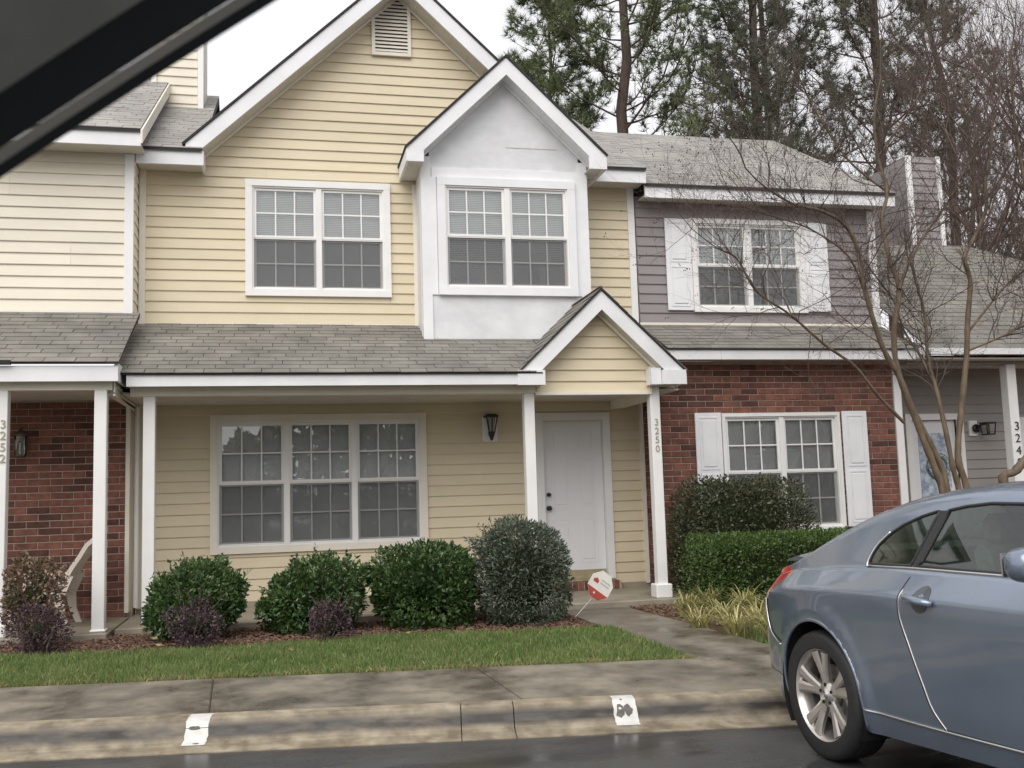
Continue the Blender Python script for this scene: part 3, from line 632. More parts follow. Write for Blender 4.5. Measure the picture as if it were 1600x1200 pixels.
bx('window_head', M['white'], bay, 1.93, 3.89, BY-.012, BY+.004, 5.528, 5.66); bx('window_side', M['white'], bay, 1.91, 1.985, BY-.014, BY+.004, 3.99, 5.527); bx('window_side', M['white'], bay, 3.835, 3.89, BY-.014, BY+.004, 3.99, 5.527)
window(yh, *WIN_BAY, BY, 2, casing=.105, mc=M['white'])
bgr = gable_front(yh, 2.90, 7.09, 1.295, 0.965, 12.44, BY+.02, 14.6, board=0.165, name='bay_roof', mt=M['white'], cut=.17)
for s, xa in ((-1,1.60),(1,4.20)):
    x0, x1 = (xa-.02,xa+.20) if s < 0 else (xa-.22,xa+.02)
    bx('eave_box', M['white'], bgr, x0, x1, 12.441, 12.47, 5.645, 5.86); bx('eave_box', M['white'], bgr, x0+(0.0 if s<0 else .19), x1-(.19 if s<0 else 0.0), 12.471, WY-.03, 5.645, 5.82); bx('eave_soffit', M['soffit'], bgr, x0+.031 if s<0 else x0, x1 if s<0 else x1-.031, 12.472, WY-.03, 5.65, 5.66)
# porch roof
PE, PZ, PS = 11.47, 2.842, 0.462
pr_len = math.hypot(WY-PE, (WY-PE)*PS)
pr = MB().prism_x([(PE,PZ),(WY,PZ+(WY-PE)*PS),(WY,PZ+(WY-PE)*PS-.05),(PE,PZ-.014)], XL, 3.0).prism_x([(12.1,PZ+(12.1-PE)*PS),(WY,PZ+(WY-PE)*PS),(WY,PZ+(WY-PE)*PS-.05),(12.1,PZ+(12.1-PE)*PS-.05)], 3.001, 4.80).obj('porch_roof', M['deck'], yh)
shingles(pr, (XL-.01,PE-.012,PZ-.004), (1,0,0), (0,1,PS), [(0,0),(4.62,0),(4.9,.4),(4.9,pr_len),(0,pr_len)], M['shingle'], limit=300)
shingles(pr, (XL+4.9,PE-.012,PZ-.004), (1,0,0), (0,1,PS), [(0,0.75),(1.6,0.75),(1.6,pr_len),(0,pr_len)], M['shingle'], limit=0)
bx('fascia', M['white'], pr, XL+.11, 3.02, 11.50, 11.53, 2.705, 2.828)
bx('soffit', M['soffit'], pr, XL+.11, 3.02, 11.531, 11.735, 2.715, 2.73)
bx('beam', M['creamtrim'], pr, XL+.12, 4.42, 11.74, 11.88, 2.625, 2.74)
bx('porch_ceiling', M['soffit'], pr, XL+.02, XR-.03, 11.881, WY-.03, 2.66, 2.68)
bx('flashing_edge', M['creamtrim'], pr, XL-.012, XL+.004, PE-.01, WY-.03, 2.60, 2.625)
MB().prism_x([(PE-.02,PZ-.02),(WY-.03,PZ+(WY-PE)*PS-.02),(WY-.03,PZ+(WY-PE)*PS+.03),(PE-.02,PZ+.025)], XL-.035, XL-.012).obj('edge_flashing', M['creamtrim'], pr)
MB().prism_x([(PE-.02,PZ-.20),(WY-.03,2.55),(WY-.03,PZ+(WY-PE)*PS-.03),(PE-.02,PZ-.02)], XL-.008, XL+.004).obj('roof_end_panel', M['creamtrim'], pr)
# porch gable
PAX, PAZ, PHW, PSL = 3.76, 3.83, 1.04, 0.955
pg = gable_front(yh, PAX, PAZ, PHW, PSL, 11.50, 11.72, 13.28, board=0.165, mshing=M['shingle'], name='porch_gable', cut=.14, over=(0.0,0.0))
for x0, x1 in ((2.70,3.03),(4.49,4.785)):
    bx('eave_return', M['white'], pg, x0, x1, 11.476, 11.53, 2.695, 2.868); bx('eave_return_soffit', M['soffit'], pg, x0+.01, x1-.004, 11.531, 11.75, 2.705, 2.72)
bx('eave_return', M['white'], pg, 4.755, 4.784, 11.531, 12.55, 2.70, 2.845); bx('eave_soffit', M['soffit'], pg, 4.42, 4.754, 11.751, 12.56, 2.70, 2.715)
bx('eave_return', M['white'], pg, 4.36, 4.489, 11.535, 11.72, 2.70, 2.90)
pgw = MB().prism_y([(2.97,2.615),(4.42,2.615),(4.42,3.02),(PAX,PAZ-.28),(2.97,2.97)], 11.735, 11.80).obj('porch_gable_wall', M['yellow'], pg)
siding(pg, 2.985, 4.405, 2.632, 3.62, 11.735, EX, M['yellow'], (), lambda z: (max(2.985, PAX-(PAZ-.24-z)/PSL), min(4.405, PAX+(PAZ-.24-z)/PSL)))
bx('bottom_trim', M['creamtrim'], pg, 2.965, 4.425, 11.708, 11.80, 2.598, 2.632)
bx('corner_trim', M['creamtrim'], pg, 4.395, 4.43, 11.705, 11.735, 2.633, 2.94)
bx('side_beam', M['creamtrim'], pg, 4.40, 4.54, 11.88, WY-.03, 2.55, 2.70)
# porch floor, posts, door
slab = MB().box(XL, XR-.004, 11.62, WY-.013, 0.0, 0.155).obj('porch_slab', M['porchcon'], yh, bevel=.01)
post(yh, -1.385, 11.81, 0.155, 2.625); post(yh, 2.895, 11.81, 0.155, 2.625)
p4 = post(yh, 4.47, 11.80, 0.155, 2.70, base=.165, basew=.205)
numbers(p4, '3250', 4.475, 11.80-.068, 2.30, .107, .115, M['number'])
df = MB().box(DOOR[0],DOOR[0]+.10,WY-.045,WY+.09,.285,DOOR[3]).box(DOOR[1]-.10,DOOR[1],WY-.045,WY+.09,.285,DOOR[3]).box(DOOR[0]+.10,DOOR[1]-.10,WY-.044,WY+.09,DOOR[3]-.10,DOOR[3]).obj('door_frame', M['trimwhite'], yh)
DX0, DX1, DZ0, DZ1 = DOOR[0]+.10, DOOR[1]-.10, 0.29, DOOR[3]-.10
def panel_door(parent, x0, x1, z0, z1, y, m):
    d = bx('door', m, parent, x0+.003, x1-.003, y+.03, y+.07, z0, z1-.003); wd = x1-x0; st = .115
    rows = [(z0+.22,z0+.80),(z0+.95,z0+1.60),(z0+1.72,z1-.13)]
    for (a,b) in rows:
        for k in (0,1):
            pa = x0+st+k*((wd-3*st)/2+st); pb = pa+(wd-3*st)/2
            MB().box(pa,pb,y+.0262,y+.031,a,a+.016).box(pa,pb,y+.0262,y+.031,b-.016,b).box(pa,pa+.016,y+.0258,y+.031,a+.016,b-.016).box(pb-.016,pb,y+.0258,y+.031,a+.016,b-.016).obj('panel_moulding', m, d)
            bx('panel', m, d, pa+.04, pb-.04, y+.0235, y+.031, a+.04, b-.04, bevel=.006)
    return d
dr = panel_door(yh, DX0, DX1, DZ0, DZ1, WY, M['door'])
bx('kick_plate', M['brass'], dr, DX0+.01, DX1-.01, WY+.02, WY+.0289, .292, .412)
for zz, rr in ((1.24,.032),(1.42,.026)):
    MB().lathe([(.001,0),(rr,0),(rr,-.012),(rr*.4,-.016),(rr*.4,-.04),(rr*.95,-.045),(rr,-.06),(rr*.6,-.075),(.001,-.077)], (DX0+.065,WY+.03,zz), 'y', 16).obj('door_knob', M['black'], dr, smooth=True)
bx('threshold', M['brass'], df, DOOR[0], DOOR[1], WY-.06, WY+.03, .268, .2895)
step = bx('brick_step', M['mortar'], yh, DOOR[0]+.0, DOOR[1]+.04, WY-.15, WY-.03, .156, .262); x = DOOR[0]+.006
while x < DOOR[1]-.01: bx('brick', M['brick'], step, x, x+.07, WY-.16, WY-.04, .160, .268, bevel=.004); x += .081
lantern(2.72, WY, 2.31, 'black half lantern on a white block beside the white front door')

# ------------------------------------------------------------------ cream townhouse on the left
ch = thing('townhouse', (-3.2,12.9,0.0), 'cream townhouse at the left edge with brick porch wall and white posts', 'house')
CY = 12.90; CX = -1.72
cu = bx('upper_wall', M['cream'], ch, -7.6, CX, CY, CY+.5, 3.2, 5.76)
siding(cu, -7.6, CX-.095, 3.775, 5.74, CY, .1405, M['cream'])
bx('starter_trim', M['trimwhite'], cu, -7.6, CX-.095, CY-.024, CY-.003, 3.72, 3.768)
bx('corner_board', M['trimwhite'], cu, CX-.10, CX+.004, CY-.034, CY+.02, 3.71, 5.72)
siding(cu, CY+.02, WY-.01, 3.75, 5.72, CX+.022, .1405, M['cream'], axis='y', name='siding_plank') if False else None
for k in range(14): MB().add([(CX+.001,CY+.02,3.77+k*.1405),(CX+.016,CY+.02,3.77+k*.1405),(CX+.016,WY-.035,3.77+k*.1405),(CX+.001,WY-.035,3.77+k*.1405),(CX+.001,CY+.02,3.905+k*.1405),(CX+.003,CY+.02,3.905+k*.1405),(CX+.003,WY-.035,3.905+k*.1405),(CX+.001,WY-.035,3.905+k*.1405)],[(0,3,2,1),(4,5,6,7),(0,1,5,4),(1,2,6,5),(2,3,7,6),(3,0,4,7)]).obj('siding_plank', M['cream'], cu)
cr = eave_roof(ch, -7.9, CX+.13, 12.48, 5.915, 16.2, .60, M['shingle2'], 'main_roof', wally=CY)
MB().prism_x([(12.44,5.885),(16.2,5.885+3.76*.6),(16.2,5.885+3.76*.6-.17),(12.44,5.72)], CX+.131, CX+.155).obj('rake_board', M['creamtrim'], cr)
chm = bx('chimney', M['cream'], ch, -1.76, -1.09, 15.5, 16.4, 6.8, 9.8)
siding(chm, -1.755, -1.17, 7.0, 9.75, 15.5, .1405, M['cream'])
bx('corner_board', M['trimwhite'], chm, -1.165, -1.085, 15.468, 15.52, 7.0, 9.78); bx('corner_board', M['trimwhite'], chm, -1.83, -1.756, 15.468, 15.52, 7.0, 9.78)
CPE, CPZ, CPS = 11.27, 2.935, .50
cpl = math.hypot(CY-CPE, (CY-CPE)*CPS)
cpr = MB().prism_x([(CPE,CPZ),(CY,CPZ+(CY-CPE)*CPS),(CY,CPZ+(CY-CPE)*CPS-.05),(CPE,CPZ-.014)], -7.6, CX+.085).obj('porch_roof', M['deck'], ch)
shingles(cpr, (-4.2,CPE-.012,CPZ-.004), (1,0,0), (0,1,CPS), [(0,0),(4.2+CX+.085,0),(4.2+CX+.085,cpl),(0,cpl)], M['shingle'], limit=300)
shingles(cpr, (-7.6,CPE-.012,CPZ-.004), (1,0,0), (0,1,CPS), [(0,0),(3.39,0),(3.39,cpl),(0,cpl)], M['shingle'], limit=0)
bx('fascia', M['white'], cpr, -7.6, -1.645, 11.30, 11.33, 2.742, 2.905); bx('soffit', M['soffit'], cpr, -7.6, -1.67, 11.331, 11.50, 2.755, 2.77)
bx('fascia_end', M['white'], cpr, -1.669, -1.645, 11.331, CY-.02, 2.742, 2.93)
bx('beam', M['creamtrim'], cpr, -7.6, -1.72, 11.44, 11.56, 2.665, 2.755); bx('porch_ceiling', M['soffit'], cpr, -7.6, -1.68, 11.561, CY-.02, 2.70, 2.72); bx('end_beam', M['creamtrim'], cpr, -1.79, -1.70, 11.561, CY-.02, 2.62, 2.70)
bx('missing_shingle_gap', M['dark'], cpr, -4.2, -2.68, CPE-.03, CPE+.03, CPZ-.022, CPZ+.022)
cw = bx('brick_wall', M['mortar'], ch, -7.6, CX-.06, CY, CY+.2, 0.02, 2.72)
brick_wall(cw, -3.75, CX-.06, 0.16, 2.70, CY, limit=300)
cc = bx('corner_trim', M['creamtrim'], ch, CX-.058, CX-.012, CY-.02, CY+.2, .2, 2.66); MB().tube([(CX+.05,CY+.12,.24),(CX+.05,CY+.12,2.62)], .028, 8).obj('downspout', M['trimwhite'], ch)
bx('side_wall', M['cream'], ch, CX-.09, CX-.012, CY+.501, 19, 0.02, 5.76); bx('side_wall', M['cream'], ch, CX-.0575, CX-.0125, CY+.201, CY+.5, 0.02, 3.19)
bx('side_wall', M['yellow'], yh, XL-.008, XL-.002, WY-.02, 19, 0.02, 5.7); bx('side_wall', M['yellow'], yh, XR-.1, XR-.01, WY+.161, 19, 0.02, 5.7)
cs = MB().box(-7.6, CX-.01, 11.32, CY-.001, 0.0, 0.152).obj('porch_slab', M['porchcon'], ch, bevel=.01)
post(ch, -1.835, 11.50, .152, 2.665, wd=.125, base=.03, basew=.16); cp = post(ch, -2.80, 11.50, .152, 2.665, wd=.125, base=.13, basew=.19)
numbers(cp, '3252', -2.775, 11.50-.069, 2.36, .118, .125, M['number'])
lantern(-2.91, CY, 2.16, 'bronze carriage lantern on the brick porch wall at left', 1)

# ------------------------------------------------------------------ mauve and brick townhouse on the right
ph = thing('townhouse', (6.6,12.6,0.0), 'mauve townhouse with red brick ground floor and white shutters', 'house')
MYU = 13.30; MYL = 12.62; MX0, MX1 = 4.895, 8.62
PW_UP = (5.70,7.45,3.91,5.26); PW_LO = (5.72,7.45,0.84,2.42)
pu = wall_with_holes('upper_wall', M['mauve'], ph, MX0, MX1, MYU, MYU+.16, 3.4, 5.56, [ins(PW_UP,.07)])
siding(pu, MX0+.01, MX1-.10, 3.765, 5.5, MYU, .1362, M['mauve'], [ins(PW_UP,.03)])
bx('starter_trim', M['creamtrim'], pu, MX0, MX1, MYU-.026, MYU-.002, 3.70, 3.757); bx('corner_board', M['trimwhite'], pu, MX1-.11, MX1, MYU-.034, MYU+.02, 3.72, 5.45)
window(ph, *PW_UP, MYU, 2, casing=.07)
def shutter(parent, x0, x1, z0, z1, y):
    s = bx('shutter', M['white'], parent, x0, x1, y-.045, y-.018, z0, z1, bevel=.004); zm = (z0+z1)/2; f = .055
    for a,b in ((z0+f,zm-.03),(zm+.03,z1-f)):
        MB().box(x0+f,x1-f,y-.052,y-.046,a,a+.02).box(x0+f,x1-f,y-.052,y-.046,b-.02,b).box(x0+f,x0+f+.016,y-.0515,y-.046,a+.02,b-.02).box(x1-f-.016,x1-f,y-.0515,y-.046,a+.02,b-.02).obj('shutter_moulding', M['white'], s)
        bx('shutter_panel', M['white'], s, x0+f+.035, x1-f-.035, y-.056, y-.046, a+.04, b-.04, bevel=.006)
shutter(ph, 5.31, 5.695, 3.93, 5.245, MYU-.006); shutter(ph, 7.455, 7.82, 3.93, 5.245, MYU-.006)
pur = eave_roof(ph, XR+.065, 8.80, 12.98, 5.655, 16.5, .575, M['shingle2'], 'main_roof', fasc=.17, wally=MYU)
SKY_, SKZ, SKS = 12.28, 3.245, .47
pskl = math.hypot(MYU-SKY_, (MYU-SKY_)*SKS)
psk = MB().prism_x([(SKY_,SKZ),(MYU,SKZ+(MYU-SKY_)*SKS),(MYU,SKZ+(MYU-SKY_)*SKS-.05),(SKY_,SKZ-.014)], 4.88, 8.62).obj('skirt_roof', M['deck'], ph)
shingles(psk, (4.88,SKY_-.012,SKZ-.004), (1,0,0), (0,1,SKS), [(0,0),(3.74,0),(3.74,pskl),(0,pskl)], M['shingle'], limit=0)
bx('fascia', M['white'], psk, 4.88, 8.62, 12.30, 12.33, 3.105, 3.232); bx('soffit', M['soffit'], psk, 4.88, 8.62, 12.331, MYL-.005, 3.12, 3.135)
pb = wall_with_holes('brick_wall', M['mortar'], ph, 4.885, 8.30, MYL, MYL+.2, 0.02, 3.12, [(PW_LO[0]+.05,PW_LO[1]-.05,PW_LO[2]+.05,PW_LO[3]-.05)])
bx('return_wall', M['mortar'], ph, 4.8885, 5.05, MYL+.201, WY+.1, 0.02, 3.12)
bx('side_wall', M['mauve'], ph, 8.50, 8.61, MYU+.161, 19, 0.02, 5.5)
rest = MB(); nb = brick_wall(pb, 4.875, 8.30, 0.15, 3.105, MYL, [PW_LO], limit=300, minz=0.4, rest=rest)
brick_wall(pb, MYL, WY-.03, 0.15, 3.105, 4.885, axis='y', limit=0, rest=rest)
rest.obj('brick_field', M['brick'], pb, kind='stuff')
window(ph, *PW_LO, MYL+.02, 2, casing=.045)
shutter(ph, 5.33, 5.70, .87, 2.43, MYL-.012); shutter(ph, 7.47, 7.84, .87, 2.43, MYL-.012)
bx('window_sill', M['trimwhite'], pb, PW_LO[0]-.02, PW_LO[1]+.02, MYL-.05, MYL+.0, PW_LO[2]-.05, PW_LO[2]-.003)

# ------------------------------------------------------------------ grey house beyond
gh = thing('house', (10.6,13.3,0.0), 'grey sided house at right edge behind the bare tree, with white door and posts', 'house')
GY = 13.30
gw = wall_with_holes('front_wall', M['grey'], gh, 8.30, 14.5, GY, GY+.16, 0.02, 3.3, [(9.0,9.76,.2,2.34),(10.86,12.2,1.0,2.3)])
siding(gw, 8.42, 14.5, .25, 3.2, GY, .1365, M['grey'], [(8.96,9.80,-1,2.38),(10.85,12.2,.95,2.35)])
bx('corner_board', M['trimwhite'], gw, 8.31, 8.42, MYL-.02, MYL+.1, .2, 3.1)
gdf = MB().box(8.90,9.0,GY-.04,GY+.06,.16,2.43).box(9.76,9.86,GY-.04,GY+.06,.16,2.43).box(9.0,9.76,GY-.038,GY+.06,2.34,2.43).obj('door_frame', M['trimwhite'], gh)
gd = bx('door', M['door'], gh, 9.005, 9.755, GY+.03, GY+.07, .2, 2.335)
M['blueglass'] = mat('pale_blue_curtained_glass', (0.26,0.33,0.42), 0.15, scale=9, c2=(0.62,0.68,0.74), thr=(0.4,0.62))
bx('door_glass', M['blueglass'], gd, 9.13, 9.63, GY+.02, GY+.0295, 1.1, 2.15)
wr = MB(); wr.lathe([(.13,-.02),(.165,-.045),(.20,-.02),(.165,-.002)], (9.42,GY+.02,1.66), 'y', 24, closed=True); M['wreath'] = mat('blue_grey_wreath', (0.06,0.14,0.20), 0.7, scale=40, c2=(0.55,0.6,0.6), thr=(.45,.6)); wr.obj('door_wreath', M['wreath'], gd, smooth=True)
MB().lathe([(.001,0),(.03,0),(.03,-.05),(.001,-.06)], (9.70,GY+.03,1.1), 'y', 12).obj('door_knob', M['black'], gd)
window(gh, 10.80, 12.25, .95, 2.36, GY, 2, casing=.09)
gp = post(gh, 10.07, 12.50, .12, 3.05, wd=.15); numbers(gp, '3248', 10.085, 12.50-.081, 2.24, .17, .17, M['darknumber']); post(gh, 13.6, 12.5, .12, 3.05, wd=.15)
GE, GZ, GS = 12.20, 3.235, .72
gl = math.hypot(16.2-GE, (16.2-GE)*GS)
# hipped on the right: slope polygon in (x along eave, up the slope)
groof = MB().add([(8.62,GE,GZ),(16.0,GE,GZ),(11.75,15.35,GZ+(15.35-GE)*GS),(8.62,15.35,GZ+(15.35-GE)*GS)], [(0,1,2,3)]).add([(16.0,GE,GZ),(16.0,19,GZ),(11.75,15.35,GZ+(15.35-GE)*GS)], [(0,1,2)]).obj('roof', M['deck'], gh)
hl = math.hypot(15.35-GE, (15.35-GE)*GS)
shingles(groof, (8.62,GE-.012,GZ+.002), (1,0,0), (0,1,GS), [(0,0),(7.38,0),(3.13,hl),(0,hl)], M['shingle'], limit=0)
bx('gutter', M['white'], groof, 8.42, 15.9, GE-.09, GE-.005, GZ-.085, GZ+.0); bx('soffit', M['soffit'], groof, 8.42, 15.9, GE+.0, GY-.02, GZ-.14, GZ-.12); bx('beam', M['grey'], groof, 8.42, 15.9, 12.42, 12.58, 3.05, GZ-.145)
gst = MB().prism_y([(10.15,3.21),(11.8,3.21),(11.3,3.9)], 11.55, 13.2).obj('entry_gable', M['trimwhite'], groof) if False else None
gable_front(gh, 11.9, 4.55, 1.55, .86, 11.75, 12.0, 13.6, board=.19, mshing=M['shingle'], name='entry_gable')
MB().prism_y([(10.5,3.15),(13.3,3.15),(11.9,4.35)], 12.0, 12.1).obj('entry_gable_wall', M['grey'], gh)
gs = MB().box(8.32, 14.5, 12.3, GY-.02, 0.0, 0.14).obj('porch_slab', M['porchcon'], gh, bevel=.01)
gc = bx('chimney', M['mauve'], gh, 10.79, 11.42, 15.5, 16.6, 4.9, 7.15)
siding(gc, 10.86, 11.36, 5.0, 7.12, 15.5, .1362, M['mauve'])
for k in range(15): bx('siding_plank', M['mauve'], gc, 10.776, 10.789, 15.52, 16.58, 5.0+k*.1362, 5.13+k*.1362)
bx('corner_board', M['trimwhite'], gc, 10.775, 10.86, 15.465, 15.52, 5.4, 7.16); bx('corner_board', M['trimwhite'], gc, 11.36, 11.44, 15.465, 15.52, 5.4, 7.16)
lantern(10.10, GY, 2.20, 'black open cage lantern on grey siding beside the far right door', 2)

# ------------------------------------------------------------------ planting
def nrmz(a): return a/np.maximum(np.linalg.norm(a,axis=-1,keepdims=True),1e-9)
def leaf_mesh(name, P, D, size, m, wid=0.45, fold=0.25, jitter=0.9):
    """one folded four-point leaf per row of P, pointing roughly along D"""
    n = len(P); d = nrmz(D+rng.normal(0,jitter,(n,3))); r = rng.normal(0,1,(n,3)); s = nrmz(np.cross(d,r)); up = np.cross(s,d)
    L = size*rng.uniform(0.6,1.3,n)[:,None]; W = L*wid*rng.uniform(.8,1.2,n)[:,None]
    V = np.zeros((n,4,3)); V[:,0] = P; V[:,1] = P+d*L*.5+s*W*.5+up*L*fold*.4; V[:,2] = P+d*L; V[:,3] = P+d*L*.5-s*W*.5+up*L*fold*.4
    i = np.arange(n)[:,None]*4; F = np.concatenate([i+np.array([[0,1,2]]), i+np.array([[0,2,3]])])
    return npmesh(name, V.reshape(-1,3), F, m)
def lumpy(dirs, seed, amp):
    r = np.random.default_rng(seed); out = np.ones(len(dirs))
    for k in range(9):
        a = nrmz(r.normal(0,1,3)); out += amp*r.uniform(.4,1)*np.maximum(0, dirs@a-.45)*1.8-amp*.12
    return out
def bush(name, c, rad, n, size, m, label, cat='bush', group=None, seed=1, amp=0.25, box=0.0, wid=0.5, shoots=0, stemm=None, zsq=1.0, base=None):
    """shrub: branching stems plus leaves through the outer two thirds of a lumpy volume; c = centre of the volume"""
    c = np.array(c,float); rad = np.array(rad,float); b = base if base is not None else 0.085
    t = thing(name, (c[0],c[1],b), label, cat, group)
    d = nrmz(rng.normal(0,1,(n,3)))
    if box > .8:
        pr3 = np.array([rad[1]*rad[2],rad[0]*rad[2],rad[0]*rad[1]]); ax_ = rng.choice(3,n,p=pr3/pr3.sum()); dc = rng.uniform(-1,1,(n,3)); dc[np.arange(n),ax_] = np.sign(dc[np.arange(n),ax_])
        ln = np.linalg.norm(dc[:,1:],axis=1,keepdims=True); d2 = dc.copy(); d2[:,1:] *= np.minimum(1,1.18/np.maximum(ln,1e-6)); d = nrmz(d2*np.array([.3,1,1]))
    elif box: p_ = 2+box*8; d2 = d/((np.abs(d)**p_).sum(1,keepdims=True))**(1/p_)
    else: d2 = d
    rr = 1-np.abs(rng.normal(0,.20,n)); rr = np.clip(rr,.25,1.04)*lumpy(d,seed,amp)
    cl = nrmz(np.random.default_rng(seed+9).normal(0,1,(34,3))); near = (d@cl.T).max(1); rr *= 1+(.17 if box < .8 else .04)*np.clip((near-.92)/.08,-1.3,1)   # sprays of shoots push out, hollows between them
    d2 = d2*np.where(d2[:,2:3] < 0, np.array([[1.0,1.0,1.0]]), np.array([[1.0,1.0,1.0]]))
    P = c+d2*rr[:,None]*rad; keep = P[:,2] > b+.02; P, d = P[keep], d[keep]
    up = np.array([0,0,.35])
    mobj('foliage', leaf_mesh('foliage', P, d+up, size, m, wid), t, kind='stuff')
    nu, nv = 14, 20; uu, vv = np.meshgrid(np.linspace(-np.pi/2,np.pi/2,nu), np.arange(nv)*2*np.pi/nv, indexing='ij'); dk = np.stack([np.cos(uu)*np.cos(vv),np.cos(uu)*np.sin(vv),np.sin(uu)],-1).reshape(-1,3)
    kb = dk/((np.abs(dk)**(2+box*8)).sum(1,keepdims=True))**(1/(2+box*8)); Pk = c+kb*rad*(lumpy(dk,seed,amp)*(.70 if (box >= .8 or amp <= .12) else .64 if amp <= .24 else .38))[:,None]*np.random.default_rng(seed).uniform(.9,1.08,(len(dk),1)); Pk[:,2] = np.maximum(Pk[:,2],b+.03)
    Fk = np.array([(i*nv+j,i*nv+(j+1)%nv,(i+1)*nv+(j+1)%nv,(i+1)*nv+j) for i in range(nu-1) for j in range(nv)]); mobj('inner_core', npmesh('inner_core', Pk, Fk, M['shadedcore']), t)
    rs = np.random.default_rng(seed+50)
    if shoots:
        q = nrmz(rs.normal(0,1,(shoots,3))); q[:,2] = np.abs(q[:,2])*.9+.25; q = nrmz(q); base_p = c+q*rad*lumpy(q,seed,amp)[:,None]*.93; PP = []; DD = []; st = MB()
        for i in range(shoots):
            L = rs.uniform(.06,.19)*(.5 if box >= .8 else 1); dirn = nrmz(q[i]*rad/rad.max()+np.array([0,0,.5])+rs.normal(0,.25,3)); st.tube([base_p[i],base_p[i]+dirn*L], [.004,.002], 3, cap=False)
            for k in range(11): PP.append(base_p[i]+dirn*L*k/10); DD.append(dirn*.5+rs.normal(0,.5,3))
        mobj('shoots', leaf_mesh('shoots', np.array(PP), np.array(DD), size, m, wid, jitter=.3), t, kind='stuff'); st.obj('shoot_stems', M['twig'], t, kind='stuff')
    st = MB()
    for k in range(9):
        a = rs.uniform(0,2*np.pi); e = c+np.array([math.cos(a)*rad[0]*.6, math.sin(a)*rad[1]*.6, rad[2]*rs.uniform(0,.6)]); s0 = np.array([c[0]+rs.normal(0,.05), c[1]+rs.normal(0,.05), b-.02]); mid = (s0+e)/2+rs.normal(0,.05,3)
        st.tube([s0,mid,e], [.014,.009,.004], 5)
    st.obj('stems', stemm or M['twig'], t, kind='stuff'); return t
def px_bush(name, x0, x1, ytop, ybot, Y, n, size, m, label, **kw):
    """place a shrub by its outline in the photo at distance Y"""
    a, b = onY(x0,(ytop+ybot)/2,Y), onY(x1,(ytop+ybot)/2,Y); zt = onY((x0+x1)/2,ytop,Y)[2]; hw = (b[0]-a[0])/2; zb = 0.07
    depth = kw.pop('depth', hw*.9); low = kw.pop('low', 0.0)
    zc = (zt+zb)/2+low; return bush(name, ((a[0]+b[0])/2, Y, zc), (hw, depth, zt-zc), n, size, m, label, **kw)
GB = 'rounded evergreen shrubs under the front window'
px_bush('holly_bush', 215, 385, 885, 985, 11.0, 9000, .055, M['holly'], 'rounded green holly bush nearest the left porch post', group=GB, seed=3, amp=.24, shoots=44)
px_bush('holly_bush', 398, 565, 880, 975, 11.05, 9000, .055, M['holly'], 'rounded green holly bush below the middle of the front window, second from left', group=GB, seed=14, amp=.24, shoots=46)
px_bush('holly_bush', 575, 745, 860, 970, 11.0, 11000, .055, M['holly2'], 'dense dark green holly bush touching the taller grey green bush', group=GB, seed=6, amp=.18, shoots=26, box=.12)
px_bush('evergreen_bush', 738, 888, 815, 972, 10.75, 13000, .048, M['greyleaf'], 'tall grey green bush in front of the white front door', group=GB, seed=21, amp=.16, shoots=34, box=.18, wid=.36)
GP = 'low purple shrubs at the lawn edge'
px_bush('purple_shrub', 262, 345, 942, 1010, 10.1, 2600, .028, M['purpleleaf'], 'low dark purple shrub in front of the leftmost holly bush', group=GP, seed=31, amp=.25, shoots=16, depth=.26)
px_bush('purple_shrub', 474, 556, 932, 1004, 10.0, 2300, .028, M['purpleleaf'], 'low purple shrub leaning right in front of the second holly bush', group=GP, seed=37, amp=.35, shoots=18, depth=.26)
px_bush('purple_shrub', 18, 112, 950, 1018, 10.35, 2600, .028, M['purpleleaf'], 'low purple shrub at the far left before the pink chair', group=GP, seed=39, amp=.3, shoots=16, depth=.28)
px_bush('red_tip_shrub', 0, 98, 868, 1000, 11.0, 2600, .048, M['redtip'], 'loose reddish green shrub at the far left in front of the brick porch', seed=44, amp=.3, shoots=30, depth=.3)
px_bush('round_bush', 1058, 1250, 746, 930, 11.95, 24000, .045, M['oliveleaf'], 'large olive brown bush in front of the brick wall window', seed=52, amp=.10, shoots=26, depth=.5, box=.22)
# clipped hedge
hA, hB = onY(1056,880,11.05), onY(1356,880,11.05)
hz = onY(1200,834,11.05)[2]
bush('clipped_hedge', ((hA[0]+hB[0])/2+.52,11.15,(hz+.06)/2), ((hB[0]-hA[0])/2+.3,.42,(hz-.06)/2), 34000, .036, M['boxleaf'], 'long clipped green hedge behind the blue grey car', 'hedge', seed=61, amp=.05, box=.85, shoots=70)
# striped grass clumps
def strap_clump(x, y, label, n=105, L=.47, seed=0):
    r = np.random.default_rng(seed); t = thing('striped_grass_clump', (x,y,.08), label, 'plant', 'striped grass clumps by the walkway'); V = []; F = []
    for k in range(n):
        a = r.uniform(0,2*np.pi); l = L*r.uniform(.6,1.15); reach = l*r.uniform(.35,.85); hgt = l*r.uniform(.45,.8); wd = r.uniform(.006,.011); bx_, by_ = x+r.normal(0,.035), y+r.normal(0,.035); b = len(V)
        for i in range(6):
            s = i/5; d = reach*s**1.1; z = .08+hgt*(1.9*s-1.25*s*s) ; w_ = wd*(1-s*.85); tw = np.array([-math.sin(a),math.cos(a)])
            for q in (-1,1): V.append((bx_+math.cos(a)*d+tw[0]*q*w_, by_+math.sin(a)*d+tw[1]*q*w_, max(z,.085)))
        for i in range(5): F.append((b+2*i,b+2*i+1,b+2*i+3,b+2*i+2))
    mobj('leaves', npmesh('leaves', np.array(V), np.array(F), M['liriope']), t)
    MB().lathe([(.001,.06),(.03,.05),(.045,.0)], (x,y,.07), 'z', 8).obj('crown', M['straw'], t)
